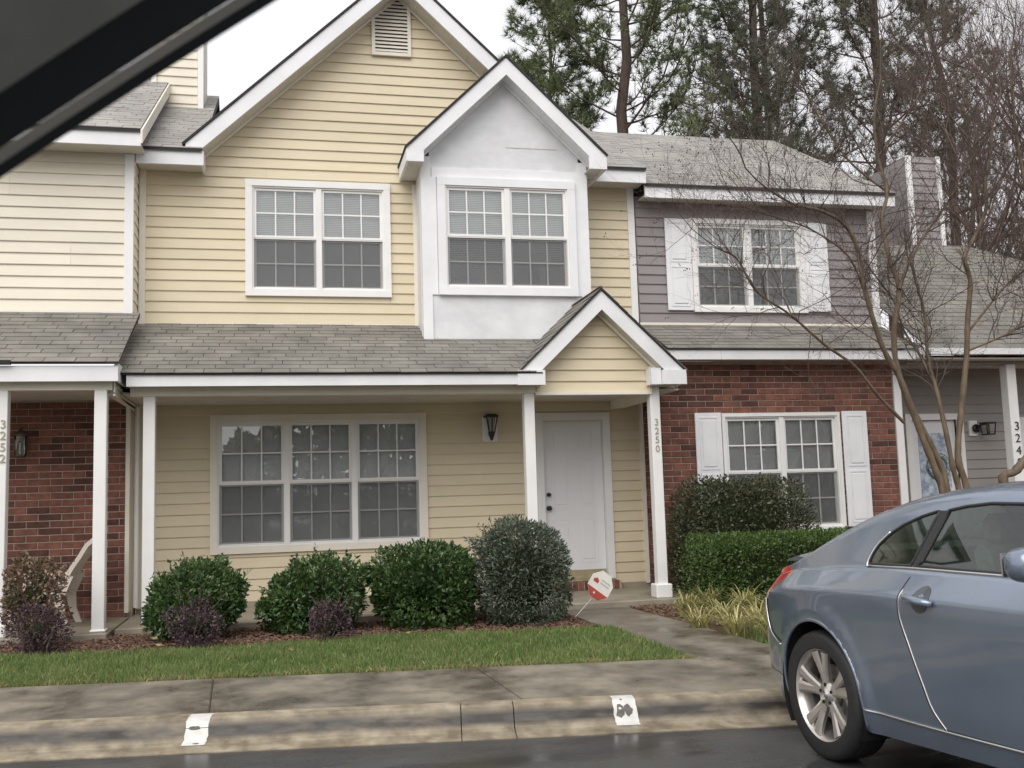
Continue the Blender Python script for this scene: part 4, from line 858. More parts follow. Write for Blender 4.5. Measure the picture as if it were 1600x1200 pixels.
spots = [(1075,962),(1108,952),(1095,985),(1135,975),(1165,955),(1150,995),(1185,982),(1210,965),(1215,1000),(1245,985),(1260,960)]
desc = ['first from the porch post','second along the hedge foot','nearest the walkway edge','third from the porch post','under the hedge middle','front row beside the walkway','by the car bumper, front row','under the hedge near the car','lowest, nearest the sidewalk','half hidden behind the car bumper','hidden behind the car tail light']
for i,((u_,v_),dd) in enumerate(zip(spots,desc)):
    g_ = onZ(u_,v_,.09); strap_clump(g_[0], g_[1], 'yellow striped grass clump '+dd, seed=i+3)
# a little rough grass right of the walk
x = rng.uniform(3.97,7.5,7000); y = rng.uniform(7.6,9.2,7000); k_ = y > (8.0-NN[0]*x)/NN[1]
tag(blades(x[k_], y[k_], .06, M['grass'], 'verge_grass', z=.08), 'patchy grass right of the concrete walkway', 'grass', kind='stuff')
# fallen leaves on the bed and lawn
for i,(u_,v_) in enumerate([(455,1018),(388,1006),(240,1000),(250,1012),(500,1010),(930,982),(735,985),(225,985),(640,992)]):
    p = onZ(u_,v_,.13); a = random.uniform(0,6); L = .05
    q = [(p[0]+math.cos(a+t)*L*k, p[1]+math.sin(a+t)*L*k, .135+random.uniform(0,.03)) for t,k in ((0,1),(.9,.5),(2.2,.6),(3.1,.8),(4.1,.6),(5.4,.5))]
    o = MB().prism_3(q,(0,0,.003)).obj('fallen_leaf', M['straw']); where = ['on the lawn left of centre','at the mulch edge by the purple shrub','in the mulch near the left post','in the mulch below the first holly','at the mulch edge beside the second purple shrub','beside the walkway corner','in the mulch under the grey green bush','in the mulch at the leftmost holly','in the mulch under the dark holly'][i]
    tag(o, 'pale dry leaf lying '+where, 'leaf', 'fallen leaves')

# ------------------------------------------------------------------ trees
class TubeSet:
    """many thin tapering branches gathered into one mesh"""
    def __init__(s): s.V = []; s.F = []; s.n = 0
    def add(s, P, rad, k=4):
        P = np.asarray(P,float); m = len(P); d = np.gradient(P,axis=0); d = nrmz(d); ref = np.array([0.31,0.17,0.93]) if abs(d[0][2]) < .8 else np.array([1.0,.2,0.1])
        a = nrmz(np.cross(d,ref)); b = np.cross(d,a); t = np.arange(k)*2*np.pi/k
        ring = P[:,None]+(a[:,None]*np.cos(t)[None,:,None]+b[:,None]*np.sin(t)[None,:,None])*np.asarray(rad)[:,None,None]
        s.V.append(ring.reshape(-1,3)); i = np.arange(m-1)[:,None]*k; j = np.arange(k)[None]; j2 = (j+1)%k
        s.F.append((np.stack([i+j,i+j2,i+k+j2,i+k+j],-1).reshape(-1,4))+s.n); s.n += m*k
    def obj(s, name, m, parent): return mobj(name, npmesh(name, np.concatenate(s.V), np.concatenate(s.F), m, smooth=True), parent)
def smooth_line(P, n):
    P = np.asarray(P,float); t = np.linspace(0,len(P)-1,n); i = np.clip(t.astype(int),0,len(P)-2); f = (t-i)[:,None]
    p0 = P[np.maximum(i-1,0)]; p1 = P[i]; p2 = P[i+1]; p3 = P[np.minimum(i+2,len(P)-1)]
    return .5*((2*p1)+(-p0+p2)*f+(2*p0-5*p1+4*p2-p3)*f**2+(-p0+3*p1-3*p2+p3)*f**3)
def grow(ts, p, d, L, r, depth, rs, ends, upb=.25, spread=.7, kids=(2,4), droop=0.0, k=4, wob=.16):
    n = 6; P = [np.array(p)]; d = nrmz(np.array(d,float))
    for i in range(n):
        d = nrmz(d+rs.normal(0,wob,3)+np.array([0,0,upb*.25-droop*i/n])); P.append(P[-1]+d*L/n)
    P = np.array(P); ts.add(P, np.linspace(r,r*.45,n+1), k)
    if depth <= 0: ends.append((P[-1],d)); return
    for q in range(rs.integers(*kids)+1):
        i = rs.integers(2,n+1); dd = nrmz(P[i]-P[i-1]); nd = nrmz(dd+rs.normal(0,spread,3)+np.array([0,0,upb])); grow(ts, P[i], nd, L*rs.uniform(.45,.8), r*.55*(1-.05*i), depth-1, rs, ends, upb, spread, kids, droop, max(3,k-1), wob)
def crape(name, label, stems, seeds, base, twig_from=0.45, tw=26, L0=.95, dmax=2, group=None):
    t = thing(name, base, label, 'tree', group); tr = TubeSet(); tg = TubeSet(); rs = np.random.default_rng(seeds); ends = []
    for (P, r0, r1, bare) in stems:
        S = smooth_line(P, max(8,len(P)*5)); rr = np.linspace(r0,r1,len(S))*.86*(1+rs.normal(0,.07,len(S))); tr.add(S, rr, 8)
        m = len(S)
        for q in range(int(tw*(1-bare)+4)):
            i = rs.integers(int(m*max(bare,.3)), m); dd = nrmz(S[min(i+1,m-1)]-S[i-1]); out = nrmz(dd+rs.normal(0,.75,3)+np.array([0,0,.35])); f = (i/m)
            grow(tg, S[i], out, L0*rs.uniform(.45,1.15), rr[i]*.26*rs.uniform(.6,1)+.0032, dmax, rs, ends, upb=.12, spread=.62, kids=(3,6), k=3, wob=.22)
        grow(tg, S[-1], S[-1]-S[-2], L0*1.0, r1*.9, dmax+1, rs, ends, upb=.15, spread=.6, kids=(3,6), k=4, wob=.2)
    tr.obj('trunk', M['crapebark'], t); tg.obj('twigs', M['twig'], t)['kind'] = 'stuff'
    E_ = np.array([e[0] for e in ends]); E_ = E_[rs.uniform(0,1,len(E_)) < .16]; n = len(E_)*3; C = np.repeat(E_,3,axis=0)+rs.normal(0,.013,(n,3)); s = rs.uniform(.004,.008,n)[:,None]
    O = np.array([(1,0,0),(-1,0,0),(0,1,0),(0,-1,0),(0,0,1.2),(0,0,-1.2)]); V = (C[:,None]+O[None]*s[:,None]).reshape(-1,3)
    Fo = np.array([(0,2,4),(2,1,4),(1,3,4),(3,0,4),(2,0,5),(1,2,5),(3,1,5),(0,3,5)]); F = (np.arange(n)[:,None,None]*6+Fo[None]).reshape(-1,3)
    mobj('seed_pods', npmesh('seed_pods', V, F, M['pod']), t, kind='stuff'); return t
def pl(Y, *pts): return [onY(u_,v_,Y+dy) for (u_,v_,dy) in pts]
cb = np.array([7.12,9.8,.08])
def s0(*o): return [cb+np.array(o)]
st = [
 (s0(-.05,0,0)+pl(9.8,(1475,780,0),(1462,735,0),(1436,670,-.02),(1408,595,-.05),(1378,540,-.1),(1352,455,-.2),(1340,390,-.25),(1320,352,-.3),(1285,330,-.4),(1238,318,-.5),(1195,292,-.6)), .050,.012,.45),
 (s0(.0,.05,0)+pl(9.85,(1480,775,0),(1466,720,0),(1425,640,.0),(1402,575,.03),(1397,520,.05),(1405,452,.08),(1392,412,.1),(1378,345,.12),(1386,300,.15),(1372,245,.2),(1366,190,.2),(1372,140,.25)), .050,.014,.5),
 (pl(9.9,(1405,452,0),(1424,402,.1),(1450,360,.2),(1480,318,.3),(1502,275,.3),(1530,230,.35)), .024,.010,.2),
 (pl(9.75,(1412,660,0),(1372,618,-.1),(1335,572,-.2),(1288,538,-.3),(1235,492,-.4),(1182,455,-.5),(1152,405,-.6),(1125,390,-.7)), .022,.008,.4),
 (s0(.08,.0,0)+pl(9.9,(1500,778,0),(1490,735,0),(1476,665,.05),(1463,610,.1),(1450,560,.15),(1446,500,.2),(1440,470,.2)), .042,.016,.55),
 (pl(10.0,(1462,605,0),(1440,560,.05),(1412,515,.1),(1396,470,.1),(1360,420,.1)), .018,.008,.3),
 (s0(.14,.03,0)+pl(9.95,(1512,775,0),(1497,715,0),(1503,630,0),(1510,560,0),(1512,500,0),(1516,440,.05),(1507,402,.05),(1524,368,.1),(1541,325,.1),(1540,285,.1),(1548,235,.1),(1552,180,.1)), .046,.016,.5),
 (pl(9.95,(1512,520,0),(1545,478,.1),(1582,436,.2),(1625,410,.3),(1660,380,.3)), .018,.009,.3),
 (pl(9.95,(1512,548,0),(1556,530,-.1),(1600,508,-.2),(1650,480,-.3)), .015,.008,.3),
 (pl(9.9,(1386,300,.15),(1330,255,.2),(1290,200,.2),(1262,150,.2),(1240,100,.2)), .016,.008,.2),
 (pl(9.9,(1372,245,.2),(1410,190,.1),(1440,140,.0),(1455,90,0)), .016,.008,.2),
 (pl(9.9,(1350,455,-.2),(1325,400,-.4),(1270,360,-.5),(1215,340,-.6),(1165,325,-.7)), .014,.006,.2),
]
crape('bare_tree', 'bare multi-stemmed tree with tan bark behind the parked car', st, 5, (7.12,9.8,.08), tw=34, L0=.85)
cb = np.array([8.75,9.9,.08])
st2 = [(s0(-.1,0,0)+pl(9.9,(1572,765,0),(1588,735,0),(1612,705,0),(1640,640,0),(1650,560,0),(1640,480,0),(1620,380,0),(1600,280,.1),(1585,190,.1),(1580,100,.1)), .065,.016,.5),
       (s0(.1,.1,0)+pl(10.0,(1660,760,0),(1690,640,0),(1700,500,0),(1690,350,.1),(1660,220,.1),(1640,100,.1)), .055,.016,.5)]
crape('bare_tree', 'second bare tree cut off by the right edge of the picture', st2, 9, (8.75,9.9,.08), tw=24, L0=.9)

def pine(name, label, x, y, H, r, seed, z_first=5.0, nb=90, spread=2.6, m=None, tufts=7, fork=True, nl=.26, density=1.0, lean=0.0, group='pine trees behind the houses'):
    t = thing(name, (x,y,-.02), label, 'tree', group); rs = np.random.default_rng(seed); tr = TubeSet(); br = TubeSet(); TP = []; TD = []
    zz = np.linspace(-.02,H,16); P = np.c_[x+np.cumsum(rs.normal(0,.07,16))+lean*zz/H, y+np.cumsum(rs.normal(0,.07,16)), zz]; tr.add(P, r*(1-zz/H*.85), 9)
    def branch(p, d, L, rad, depth):
        n = 7; Q = [np.array(p)]; d = nrmz(np.array(d,float))
        for i in range(n): d = nrmz(d+rs.normal(0,.13,3)+np.array([0,0,.07])); Q.append(Q[-1]+d*L/n)
        Q = np.array(Q); br.add(Q, np.linspace(rad,rad*.35,n+1), 4)
        if depth > 0:
            for i in range(2,n+1):
                for q in range(2): branch(Q[i], nrmz(nrmz(Q[i]-Q[i-1])*.8+rs.normal(0,.6,3)+np.array([0,0,.15])), L*rs.uniform(.25,.42), rad*.4, depth-1)
        else:
            for i in range(2,n+1,1):
                if rs.uniform() < .8*density: TP.append(Q[i]+rs.normal(0,.04,3)); TD.append(nrmz(Q[i]-Q[i-1])+np.array([0,0,.3]))
            TP.append(Q[-1]); TD.append(d)
    for k in range(nb):
        z = z_first+(H-z_first)*((k+rs.uniform(0,1))/nb)**1.1; i = np.interp(z,P[:,2],np.arange(16)); p = np.array([np.interp(z,P[:,2],P[:,0]),np.interp(z,P[:,2],P[:,1]),z]); a = k*2.4+rs.normal(0,.5)
        f = 1-(z-z_first)/(H-z_first); L = spread*(0.35+.75*f)*rs.uniform(.7,1.15); el = rs.uniform(.05,.75)
        branch(p, (math.cos(a),math.sin(a),el), L, .018+.022*f, 1)
    tr.obj('trunk', M['bark'], t); br.obj('branches', M['bark'], t)['kind'] = 'stuff'
    TP = np.array(TP); TD = nrmz(np.array(TD)); K = 17; n = len(TP)*K; B = np.repeat(TP,K,axis=0); D = nrmz(np.repeat(TD,K,axis=0)*.75+rs.normal(0,.6,(n,3))); L = nl*rs.uniform(.6,1.15,n)[:,None]; s = nrmz(np.cross(D,rs.normal(0,1,(n,3))))*.0095
    V = np.stack([B-s,B+s,B+D*L],1).reshape(-1,3); F = np.arange(n*3).reshape(-1,3)
    mobj('needles', npmesh('needles', V, F, m or M['needle']), t, kind='stuff'); return t
pine('pine_tree', 'tall green pine with forked limbs behind the yellow house', 8.95, 24.0, 21, .26, 3, z_first=7.5, nb=60, spread=3.4, density=1.0)
pine('pine_tree', 'smaller green pine at the left end of the treeline', 7.3, 25.5, 14.8, .17, 8, z_first=6.5, nb=44, spread=2.4, density=1.0)
pine('pine_tree', 'dark straight pine trunk behind the mauve roof', 12.6, 24.5, 22, .24, 13, z_first=8.0, nb=54, spread=3.2, density=.8, m=M['needle2'])
pine('pine_tree', 'thin tall pine above the mauve chimney', 17.2, 26.0, 23, .25, 19, z_first=9.5, nb=60, spread=3.5, density=.85, m=M['needle2'])
pine('pine_tree', 'hazy pine between the two bare trees', 15.2, 29.0, 22, .24, 23, z_first=7.0, nb=60, spread=3.6, density=.85, m=M['needle2'])
pine('pine_tree', 'dark pine at the right edge behind the grey roof', 20.6, 27.0, 19, .25, 29, z_first=5.0, nb=50, spread=3.4, density=.9, m=M['needle2'])
pine('pine_tree', 'low dark evergreen beyond the grey house roof', 19.8, 22.0, 9.5, .2, 31, z_first=2.0, nb=46, spread=2.6, density=1.2, m=M['needle'])
def baretree(label, x, y, H, r, seed, depth=4):
    t = thing('bare_woodland_tree', (x,y,-.02), label, 'tree', 'bare trees behind the houses'); rs = np.random.default_rng(seed); tr = TubeSet(); tg = TubeSet(); ends = []
    zz = np.linspace(-.02,H*.75,10); P = np.c_[x+np.cumsum(rs.normal(0,.08,10)), y+np.cumsum(rs.normal(0,.08,10)), zz]; tr.add(P, r*(1-zz/H), 8)
    for k in range(26):
        i = rs.integers(4,10); a = rs.uniform(0,6.28); grow(tg, P[i], (math.cos(a)*.8,math.sin(a)*.8,rs.uniform(.5,1.4)), H*.22*rs.uniform(.7,1.2), r*.34*(1-i*.06), depth, rs, ends, upb=.3, spread=.5, kids=(2,4), k=5, wob=.12)
    tr.obj('trunk', M['bark'], t); tg.obj('twigs', M['redtwig'], t)['kind'] = 'stuff'
baretree('bare reddish twiggy tree rising above the grey roof', 16.4, 20.5, 13.5, .17, 41)
baretree('bare twiggy tree at the top right corner', 19.6, 22.5, 15, .19, 43)
baretree('bare reddish tree just right of the mauve chimney', 14.4, 18.8, 11.5, .13, 53)
baretree('bare twiggy tree low behind the hipped grey roof', 17.6, 19.2, 10.5, .13, 59)
baretree('bare twiggy tree behind the mauve roof end', 12.9, 20.5, 9.5, .12, 47, depth=3)

n = 60000; a = rng.uniform(-1,1,n); x = a*75; y = -34-rng.uniform(0,6,n)+.004*x*x*-1; hh = 6.3+1.2*np.sin(x*.23)+1.3*np.sin(x*.61+1)+.9*np.sin(x*1.7); z = hh*rng.uniform(0,1,n)**.8
tag(mobj('distant_wood', leaf_mesh('distant_wood', np.c_[x,y,z], np.tile([0,.3,.6],(n,1)), .62, M['needle2'], .7)), 'far dark wood across the parking lot, mirrored in window glass', 'wood', kind='stuff')
# ------------------------------------------------------------------ yard sign, chair
ys = onZ(893,965,.09); yt = thing('yard_sign', (ys[0],ys[1],.08), 'small tilted octagonal yard sign, white with red base, on a thin stake by the walkway', 'sign')
M['signwhite'] = mat('sign_white', (0.74,0.72,0.66), 0.35, 0.04, 8); M['signred'] = mat('sign_red', (0.42,0.07,0.05), 0.35, 0.05, 8); M['signgrey'] = mat('sign_grey_print', (0.45,0.47,0.46), 0.4, 0.03, 8); M['steel'] = mat('thin_steel', (0.35,0.34,0.33), 0.4, 0.1, 20, metallic=.8)
top = onY(938,915,ys[1]-.02); MB().tube([(ys[0],ys[1],.05),(top[0]-.05,ys[1]-.02,top[2]-.08)], .006, 6).obj('stake', M['steel'], yt)
tilt = Matrix.Translation(Vector(top)) @ Matrix.Rotation(R(10),4,'Z') @ Matrix.Rotation(R(36),4,'Y')
octa = [(.155*math.cos(t)*1.0, .165*math.sin(t)) for t in np.arange(8)*math.pi/4+math.pi/8]
def sp(name, poly, y0, y1, m):
    mb = MB().prism_y(poly, y0, y1); mb.v = [tuple(tilt @ Vector(p)) for p in mb.v]; return mb.obj(name, m, yt)
sp('sign_board', octa, -.006, .006, M['signwhite'])
low = [p for p in clip_poly(octa, [(-1,-1),(1,-1),(1,-.065),(-1,-.065)])]; sp('red_band', low, -.008, -.0065, M['signred'])
sp('red_emblem', [(-.105,.0),(-.045,.0),(-.038,.03),(-.075,.055),(-.112,.03)], -.008, -.0065, M['signred'])
for k in range(2): sp('grey_print', [(-.02,.052-k*.035),(.10,.052-k*.035),(.10,.068-k*.035),(-.02,.068-k*.035)], -.008, -.0065, M['signgrey'])
sp('white_dot', [(-.03+.012*math.cos(t),-.105+.012*math.sin(t)) for t in np.linspace(0,6.28,9)[:-1]], -.0095, -.0082, M['signwhite'])

M['chair'] = mat('weathered_pinkish_plastic', (0.64,0.57,0.50), 0.6, 0.08, 5)
ct = thing('adirondack_chair', (-2.35,12.25,.152), 'weathered pinkish adirondack chair on the brick porch at left', 'chair')
cpx = lambda u_,v_,dy=0: onY(u_,v_,12.3+dy)
def curved(name, pts, wd, th):
    """slat of width wd along y following a side profile (x,z)"""
    mb = MB(); n = len(pts); vs = []
    for i,(x,z) in enumerate(pts):
        a = pts[max(i-1,0)]; b = pts[min(i+1,n-1)]; d = np.array([b[0]-a[0],b[1]-a[1]]); d /= np.linalg.norm(d); nx, nz_ = -d[1]*th/2, d[0]*th/2
        for y0,y1 in ((wd[0],wd[1]),): vs += [(x+nx,y0,z+nz_),(x-nx,y0,z-nz_),(x-nx,y1,z-nz_),(x+nx,y1,z+nz_)]
    fs = [(4*i+j,4*i+(j+1)%4,4*i+4+(j+1)%4,4*i+4+j) for i in range(n-1) for j in range(4)]+[(0,1,2,3),(4*n-4,4*n-1,4*n-2,4*n-3)]
    return mb.add(vs,fs).obj(name, M['chair'], ct)
pr_ = [cpx(u_,v_)[[0,2]] for u_,v_ in ((96,925),(108,905),(120,885),(132,868),(143,850),(158,838))]
for k in range(5): curved('back_slat', [tuple(p) for p in pr_], (12.0+k*.12,12.105+k*.12), .045)
seat = [cpx(u_,v_)[[0,2]] for u_,v_ in ((45,908),(70,915),(98,928))]
for k in range(5): 
    f = k/4; p = np.array(seat[0])*(1-f)+np.array(seat[2])*f; bx('seat_slat', M['chair'], ct, p[0]-.05, p[0]+.05, 12.0, 12.59, p[1]-.0-.02*f, p[1]+.02-.02*f)
for y0 in (11.94,12.60):
    a = cpx(76,900); b = cpx(118,902); bx('armrest', M['chair'], ct, a[0]-.35, b[0], y0, y0+.07, a[2]-.012, a[2]+.016)
    lg = [cpx(u_,v_) for u_,v_ in ((112,898),(102,930),(105,955),(116,980))]; mb = MB(); 
    P_ = [(p[0],p[2]) for p in lg]; wd_ = [.16,.10,.08,.06]
    mb.prism_y([(p[0]-w_/2,p[1]) for p,w_ in zip(P_,wd_)]+[(p[0]+w_/2,p[1]) for p,w_ in list(zip(P_,wd_))[::-1]], y0+.005, y0+.05).obj('rear_leg', M['chair'], ct)
    bx('front_leg', M['chair'], ct, a[0]-.33, a[0]-.24, y0+.01, y0+.045, .153, a[2]-.013)

# ------------------------------------------------------------------ parked coupe
def carpaint():
    m = bpy.data.materials.new('blue_grey_car_paint'); m.use_nodes = True; N, L = m.node_tree.nodes, m.node_tree.links; p = N['Principled BSDF']
    g = N.new('ShaderNodeNewGeometry'); nz = N.new('ShaderNodeTexNoise'); nz.inputs['Scale'].default_value = 3.5; nz.inputs['Detail'].default_value = 5; L.new(g.outputs['Position'], nz.inputs['Vector'])
    rp = N.new('ShaderNodeValToRGB'); rp.color_ramp.elements[0].color = (0.190,0.232,0.300,1); rp.color_ramp.elements[1].color = (0.215,0.260,0.332,1); rp.color_ramp.elements[0].position = .35; rp.color_ramp.elements[1].position = .65
    L.new(nz.outputs['Fac'], rp.inputs[0]); L.new(rp.outputs[0], p.inputs['Base Color']); p.inputs['Metallic'].default_value = .6; p.inputs['Roughness'].default_value = .27
    p.inputs['Coat Weight'].default_value = 1.0; p.inputs['Coat Roughness'].default_value = .05
    n2 = N.new('ShaderNodeTexNoise'); n2.inputs['Scale'].default_value = 1100; L.new(g.outputs['Position'], n2.inputs['Vector']); b = N.new('ShaderNodeBump'); b.inputs['Strength'].default_value = .04; b.inputs['Distance'].default_value = .001
    L.new(n2.outputs['Fac'], b.inputs['Height']); L.new(b.outputs[0], p.inputs['Normal']); return m
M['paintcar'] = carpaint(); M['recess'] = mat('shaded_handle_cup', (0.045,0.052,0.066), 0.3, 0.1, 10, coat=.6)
M['carglass'] = glassmat('tinted_car_glass', (0.66,0.86,0.76), 1.8)
M['rubber'] = mat('tyre_rubber', (0.018,0.018,0.018), 0.55, 0.2, 30, coords='obj'); M['blacktrim'] = mat('black_plastic_trim', (0.02,0.02,0.021), 0.4, 0.1, 10)
M['chrome'] = mat('bright_trim', (0.72,0.72,0.72), 0.18, 0.03, 10, metallic=1.0); M['alloy'] = mat('silver_alloy', (0.60,0.565,0.53), 0.28, 0.06, 8, metallic=.85, coords='obj')
M['redlens'] = mat('red_tail_lens', (0.52,0.015,0.012), 0.08, 0.15, 30, stretch=(1,1,.2), coat=1.0); M['clearlens'] = mat('smoky_lens', (0.45,0.30,0.27), 0.1, 0.1, 10, coat=1.0)
M['seat'] = mat('grey_cloth', (0.16,0.15,0.135), 0.9, 0.2, 20, coords='obj'); M['well'] = mat('wheel_well', (0.008,0.008,0.008), 0.9, 0.1, 10)
o_ = onZ(1283,1087,.33); TH = R(-4); PT = R(2.0); inn = np.array([math.cos(TH),-math.sin(TH),0]); org = o_+inn*.875
car = bpy.data.objects.new('parked_car', None); col.objects.link(car); car.location = (org[0],org[1],0.0)
fwv = np.array([-math.sin(TH),-math.cos(TH),0]); f3 = Vector((fwv[0]*math.cos(PT),fwv[1]*math.cos(PT),math.sin(PT))); l3 = Vector(inn); u3 = f3.cross(l3)
car.rotation_euler = Matrix((f3,l3,u3)).transposed().to_euler()
tag(car, 'blue grey two-door coupe parked with its tail to the kerb at right', 'car')
def cv(xs, pts, sig=3):
    y = np.interp(xs, [p[0] for p in pts], [p[1] for p in pts]); k = np.exp(-.5*(np.arange(-9,10)/sig)**2); k /= k.sum()
    pad = np.concatenate([2*y[0]-y[1:10][::-1], y, 2*y[-1]-y[-10:-1][::-1]]); return np.convolve(pad,k,'valid')
XS = np.arange(-.97,3.6401,.025); NS = len(XS)
cW = cv(XS, [(-.97,.36),(-.94,.50),(-.88,.62),(-.80,.70),(-.7,.76),(-.55,.82),(-.35,.862),(0,.886),(.6,.893),(1.8,.893),(2.6,.885),(3.1,.84),(3.4,.73),(3.58,.56),(3.64,.44)], 2)
cL = cv(XS, [(-.97,.42),(-.85,.30),(-.6,.24),(-.35,.215),(.4,.20),(2.4,.20),(3.2,.20),(3.64,.30)])
cB = cv(XS, [(-.97,.74),(-.90,.85),(-.8,.90),(-.6,.935),(-.3,.97),(.2,.99),(.6,.99),(1.4,.965),(2.0,.95),(2.4,.915),(2.8,.86),(3.2,.78),(3.5,.66),(3.64,.54)])
cT = cv(XS, [(-.97,.76),(-.91,.885),(-.85,.93),(-.62,.965),(-.42,.99),(-.3,1.035),(-.1,1.135),(.2,1.265),(.5,1.345),(.8,1.382),(1.1,1.392),(1.4,1.365),(1.7,1.265),(2.0,1.115),(2.3,.975),(2.7,.905),(3.1,.83),(3.45,.70),(3.64,.56)])
PL_T = np.concatenate([np.linspace(0,.80,15), np.linspace(.83,1,9)]); PL_F = np.interp(PL_T, [0,.08,.14,.25,.5,.74,.845,.87,.93,1.0], [.93,.955,.968,.982,.995,1.0,.995,.985,.935,.875])
UQ = np.linspace(0,1,27)[1:]
def upper(yb, zb, zt, q):
    g = min(1,max(.02,(zt-zb)/.40)); k = [0,.10,.60,.74,.86,1.0]
    oy = np.interp(q, [0,.05,.10,.55,.64,.72,.80,1.0], [0,.020,.030,.155,.195,.255,.335,9]); hz = np.interp(q, [0,.05,.10,.55,.64,.72,.80,.9,1.0], [0,.02,.06,.76,.875,.945,.978,.995,1.0])
    sc = g; y = yb-oy*sc if q < .80 else (yb-.335*sc)*(1-(q-.80)/.20)
    return y, zb+(zt-zb)*hz
def halfprof(i_or_x):
    x = XS[i_or_x] if isinstance(i_or_x,(int,np.integer)) else i_or_x
    W_, l, b, t = (np.interp(x,XS,a) for a in (cW,cL,cB,cT)); z = l+(b-l)*PL_T; y = W_*PL_F
    for ax_ in (0.0,2.675):                                             # slight flare round the wheel openings
        d = np.hypot(x-ax_, z-.345); y = y+.016*np.exp(-((d-.40)/.05)**2)*(d > .3)
    up_ = [upper(y[-1],b,t,q) for q in UQ]; return np.concatenate([y,[p[0] for p in up_]]), np.concatenate([z,[p[1] for p in up_]])
KH = len(PL_T)+len(UQ); V = []
for i in range(NS):
    y, z = halfprof(i); w_ = max(0,min(1,(-.55-XS[i])/.35)); sh = .09*w_*np.clip((z-.58)/.4,0,1)-0.0*w_; sf = -.10*max(0,min(1,(XS[i]-3.2)/.35))*np.clip((z-.5)/.3,0,1)
    xx = XS[i]+sh+sf+.05*w_*np.clip((.42-z)/.2,0,1)
    half = np.c_[xx,-y,z]; V.append(np.concatenate([half, (half*np.array([1,-1,1]))[:-1][::-1]]))
V = np.array(V); KF = V.shape[1]; VV = V.reshape(-1,3).copy()
QF = np.array([(i*KF+k, (i+1)*KF+k, (i+1)*KF+k+1, i*KF+k+1) for i in range(NS-1) for k in range(KF-1)]); QK = np.array([min(k,KF-2-k) for i in range(NS-1) for k in range(KF-1)])
CEN = VV[QF].mean(1)
def side_y(x, z): y, zz = halfprof(float(x)); j = np.argmax(zz); return float(np.interp(z, zz[:j+1], y[:j+1]))
def in_poly(P, poly):
    x, z = P[:,0], P[:,2]; r = np.zeros(len(P),bool); j = len(poly)-1
    for i in range(len(poly)):
        a, b = poly[i], poly[j]; c = ((a[1] > z) != (b[1] > z)) & (x < (b[0]-a[0])*(z-a[1])/(b[1]-a[1]+1e-12)+a[0]); r ^= c; j = i
    return r
QWIN = [(.345,1.012),(.36,1.06),(.39,1.105),(.46,1.16),(.54,1.20),(.66,1.238),(.775,1.262),(.675,1.008)]
DWIN = [(.735,1.006),(.84,1.262),(.95,1.276),(1.10,1.284),(1.30,1.274),(1.48,1.236),(1.68,1.15),(1.86,1.045),(1.95,.975),(1.35,.985)]
TAIL = [(-1.1,.76),(-.63,.775),(-.52,.85),(-.40,.925),(-.37,.955),(-.46,.99),(-1.1,.99)]
ARCH = [(.0+.372*math.cos(t), .345+.372*math.sin(t)) for t in np.linspace(-.62,math.pi+.62,40)]; ARCH2 = [(x+2.675,z) for x,z in ARCH]
DOORP = [(.73,1.0),(.728,.91),(.73,.79),(.78,.65),(.84,.49),(.88,.39),(.95,.305),(2.02,.30),(2.14,.40),(2.18,.6),(2.12,.85),(2.0,.965),(1.3,.975)]
reg = np.zeros(len(QF),int); UPM = QK >= len(PL_T)-2; yabs = np.abs(CEN[:,1])
reg[in_poly(CEN,DOORP) & (QK < len(PL_T)+1)] = 6
reg[in_poly(CEN,ARCH) & (QK < len(PL_T)-4)] = 9; reg[in_poly(CEN,ARCH2) & (QK < len(PL_T)-4)] = 9
reg[in_poly(CEN,QWIN) & UPM & (QK < KH-7)] = 1; reg[in_poly(CEN,DWIN) & UPM & (QK < KH-7)] = 2
reg[in_poly(CEN,TAIL) & (yabs > .42)] = 5
kq = (QK-len(PL_T)+1)/len(UQ)
reg[(kq > .66) & (CEN[:,0] > -.33) & (CEN[:,0] < .36)] = 3; reg[(kq > .66) & (CEN[:,0] > 1.47) & (CEN[:,0] < 2.26)] = 4
def snap(rid, poly):
    S = np.unique(QF[reg == rid]); T_ = np.unique(QF[reg != rid]); B_ = np.intersect1d(S,T_); P = np.array(poly); Q = np.roll(P,-1,axis=0)
    for v in B_:
        p = VV[v,[0,2]]; d = Q-P; t = np.clip(((p-P)*d).sum(1)/((d*d).sum(1)+1e-12),0,1); c = P+d*t[:,None]; k = np.argmin(((c-p)**2).sum(1)); q = c[k]
        if np.hypot(*(q-p)) < .04: VV[v] = (q[0], math.copysign(side_y(q[0],q[1]),VV[v,1]), q[1])
for rid, poly in ((1,QWIN),(2,DWIN)): snap(rid, poly)
def snap_arch(c):
    S = np.unique(QF[reg == 9]); T_ = np.unique(QF[reg != 9]); B_ = np.intersect1d(S,T_)
    for v in B_:
        d = VV[v,[0,2]]-np.array([c,.345]); r_ = np.hypot(*d)
        if r_ < .45 and d[1] > -.2: q = np.array([c,.345])+d/r_*.372; VV[v,0], VV[v,2] = q
snap_arch(0.0); snap_arch(2.675)
def region_obj(name, mask, m, parent, push=0.0):
    f = QF[mask]; u_, inv = np.unique(f, return_inverse=True); me = npmesh(name, VV[u_], inv.reshape(-1,4), m, smooth=True); return mobj(name, me, parent)
L_ = CEN[:,1] < 0
body = region_obj('body', reg == 0, M['paintcar'], car)
for e in (0,NS-1):                                                     # close the two ends
    ring = VV[e*KF:(e+1)*KF]; c = ring.mean(0); MB().add([tuple(p) for p in ring]+[tuple(c)], [(k,k+1,KF) for k in range(KF-1)]+[(KF-1,0,KF)]).obj('bumper_face', M['paintcar'], body)
doors = {}
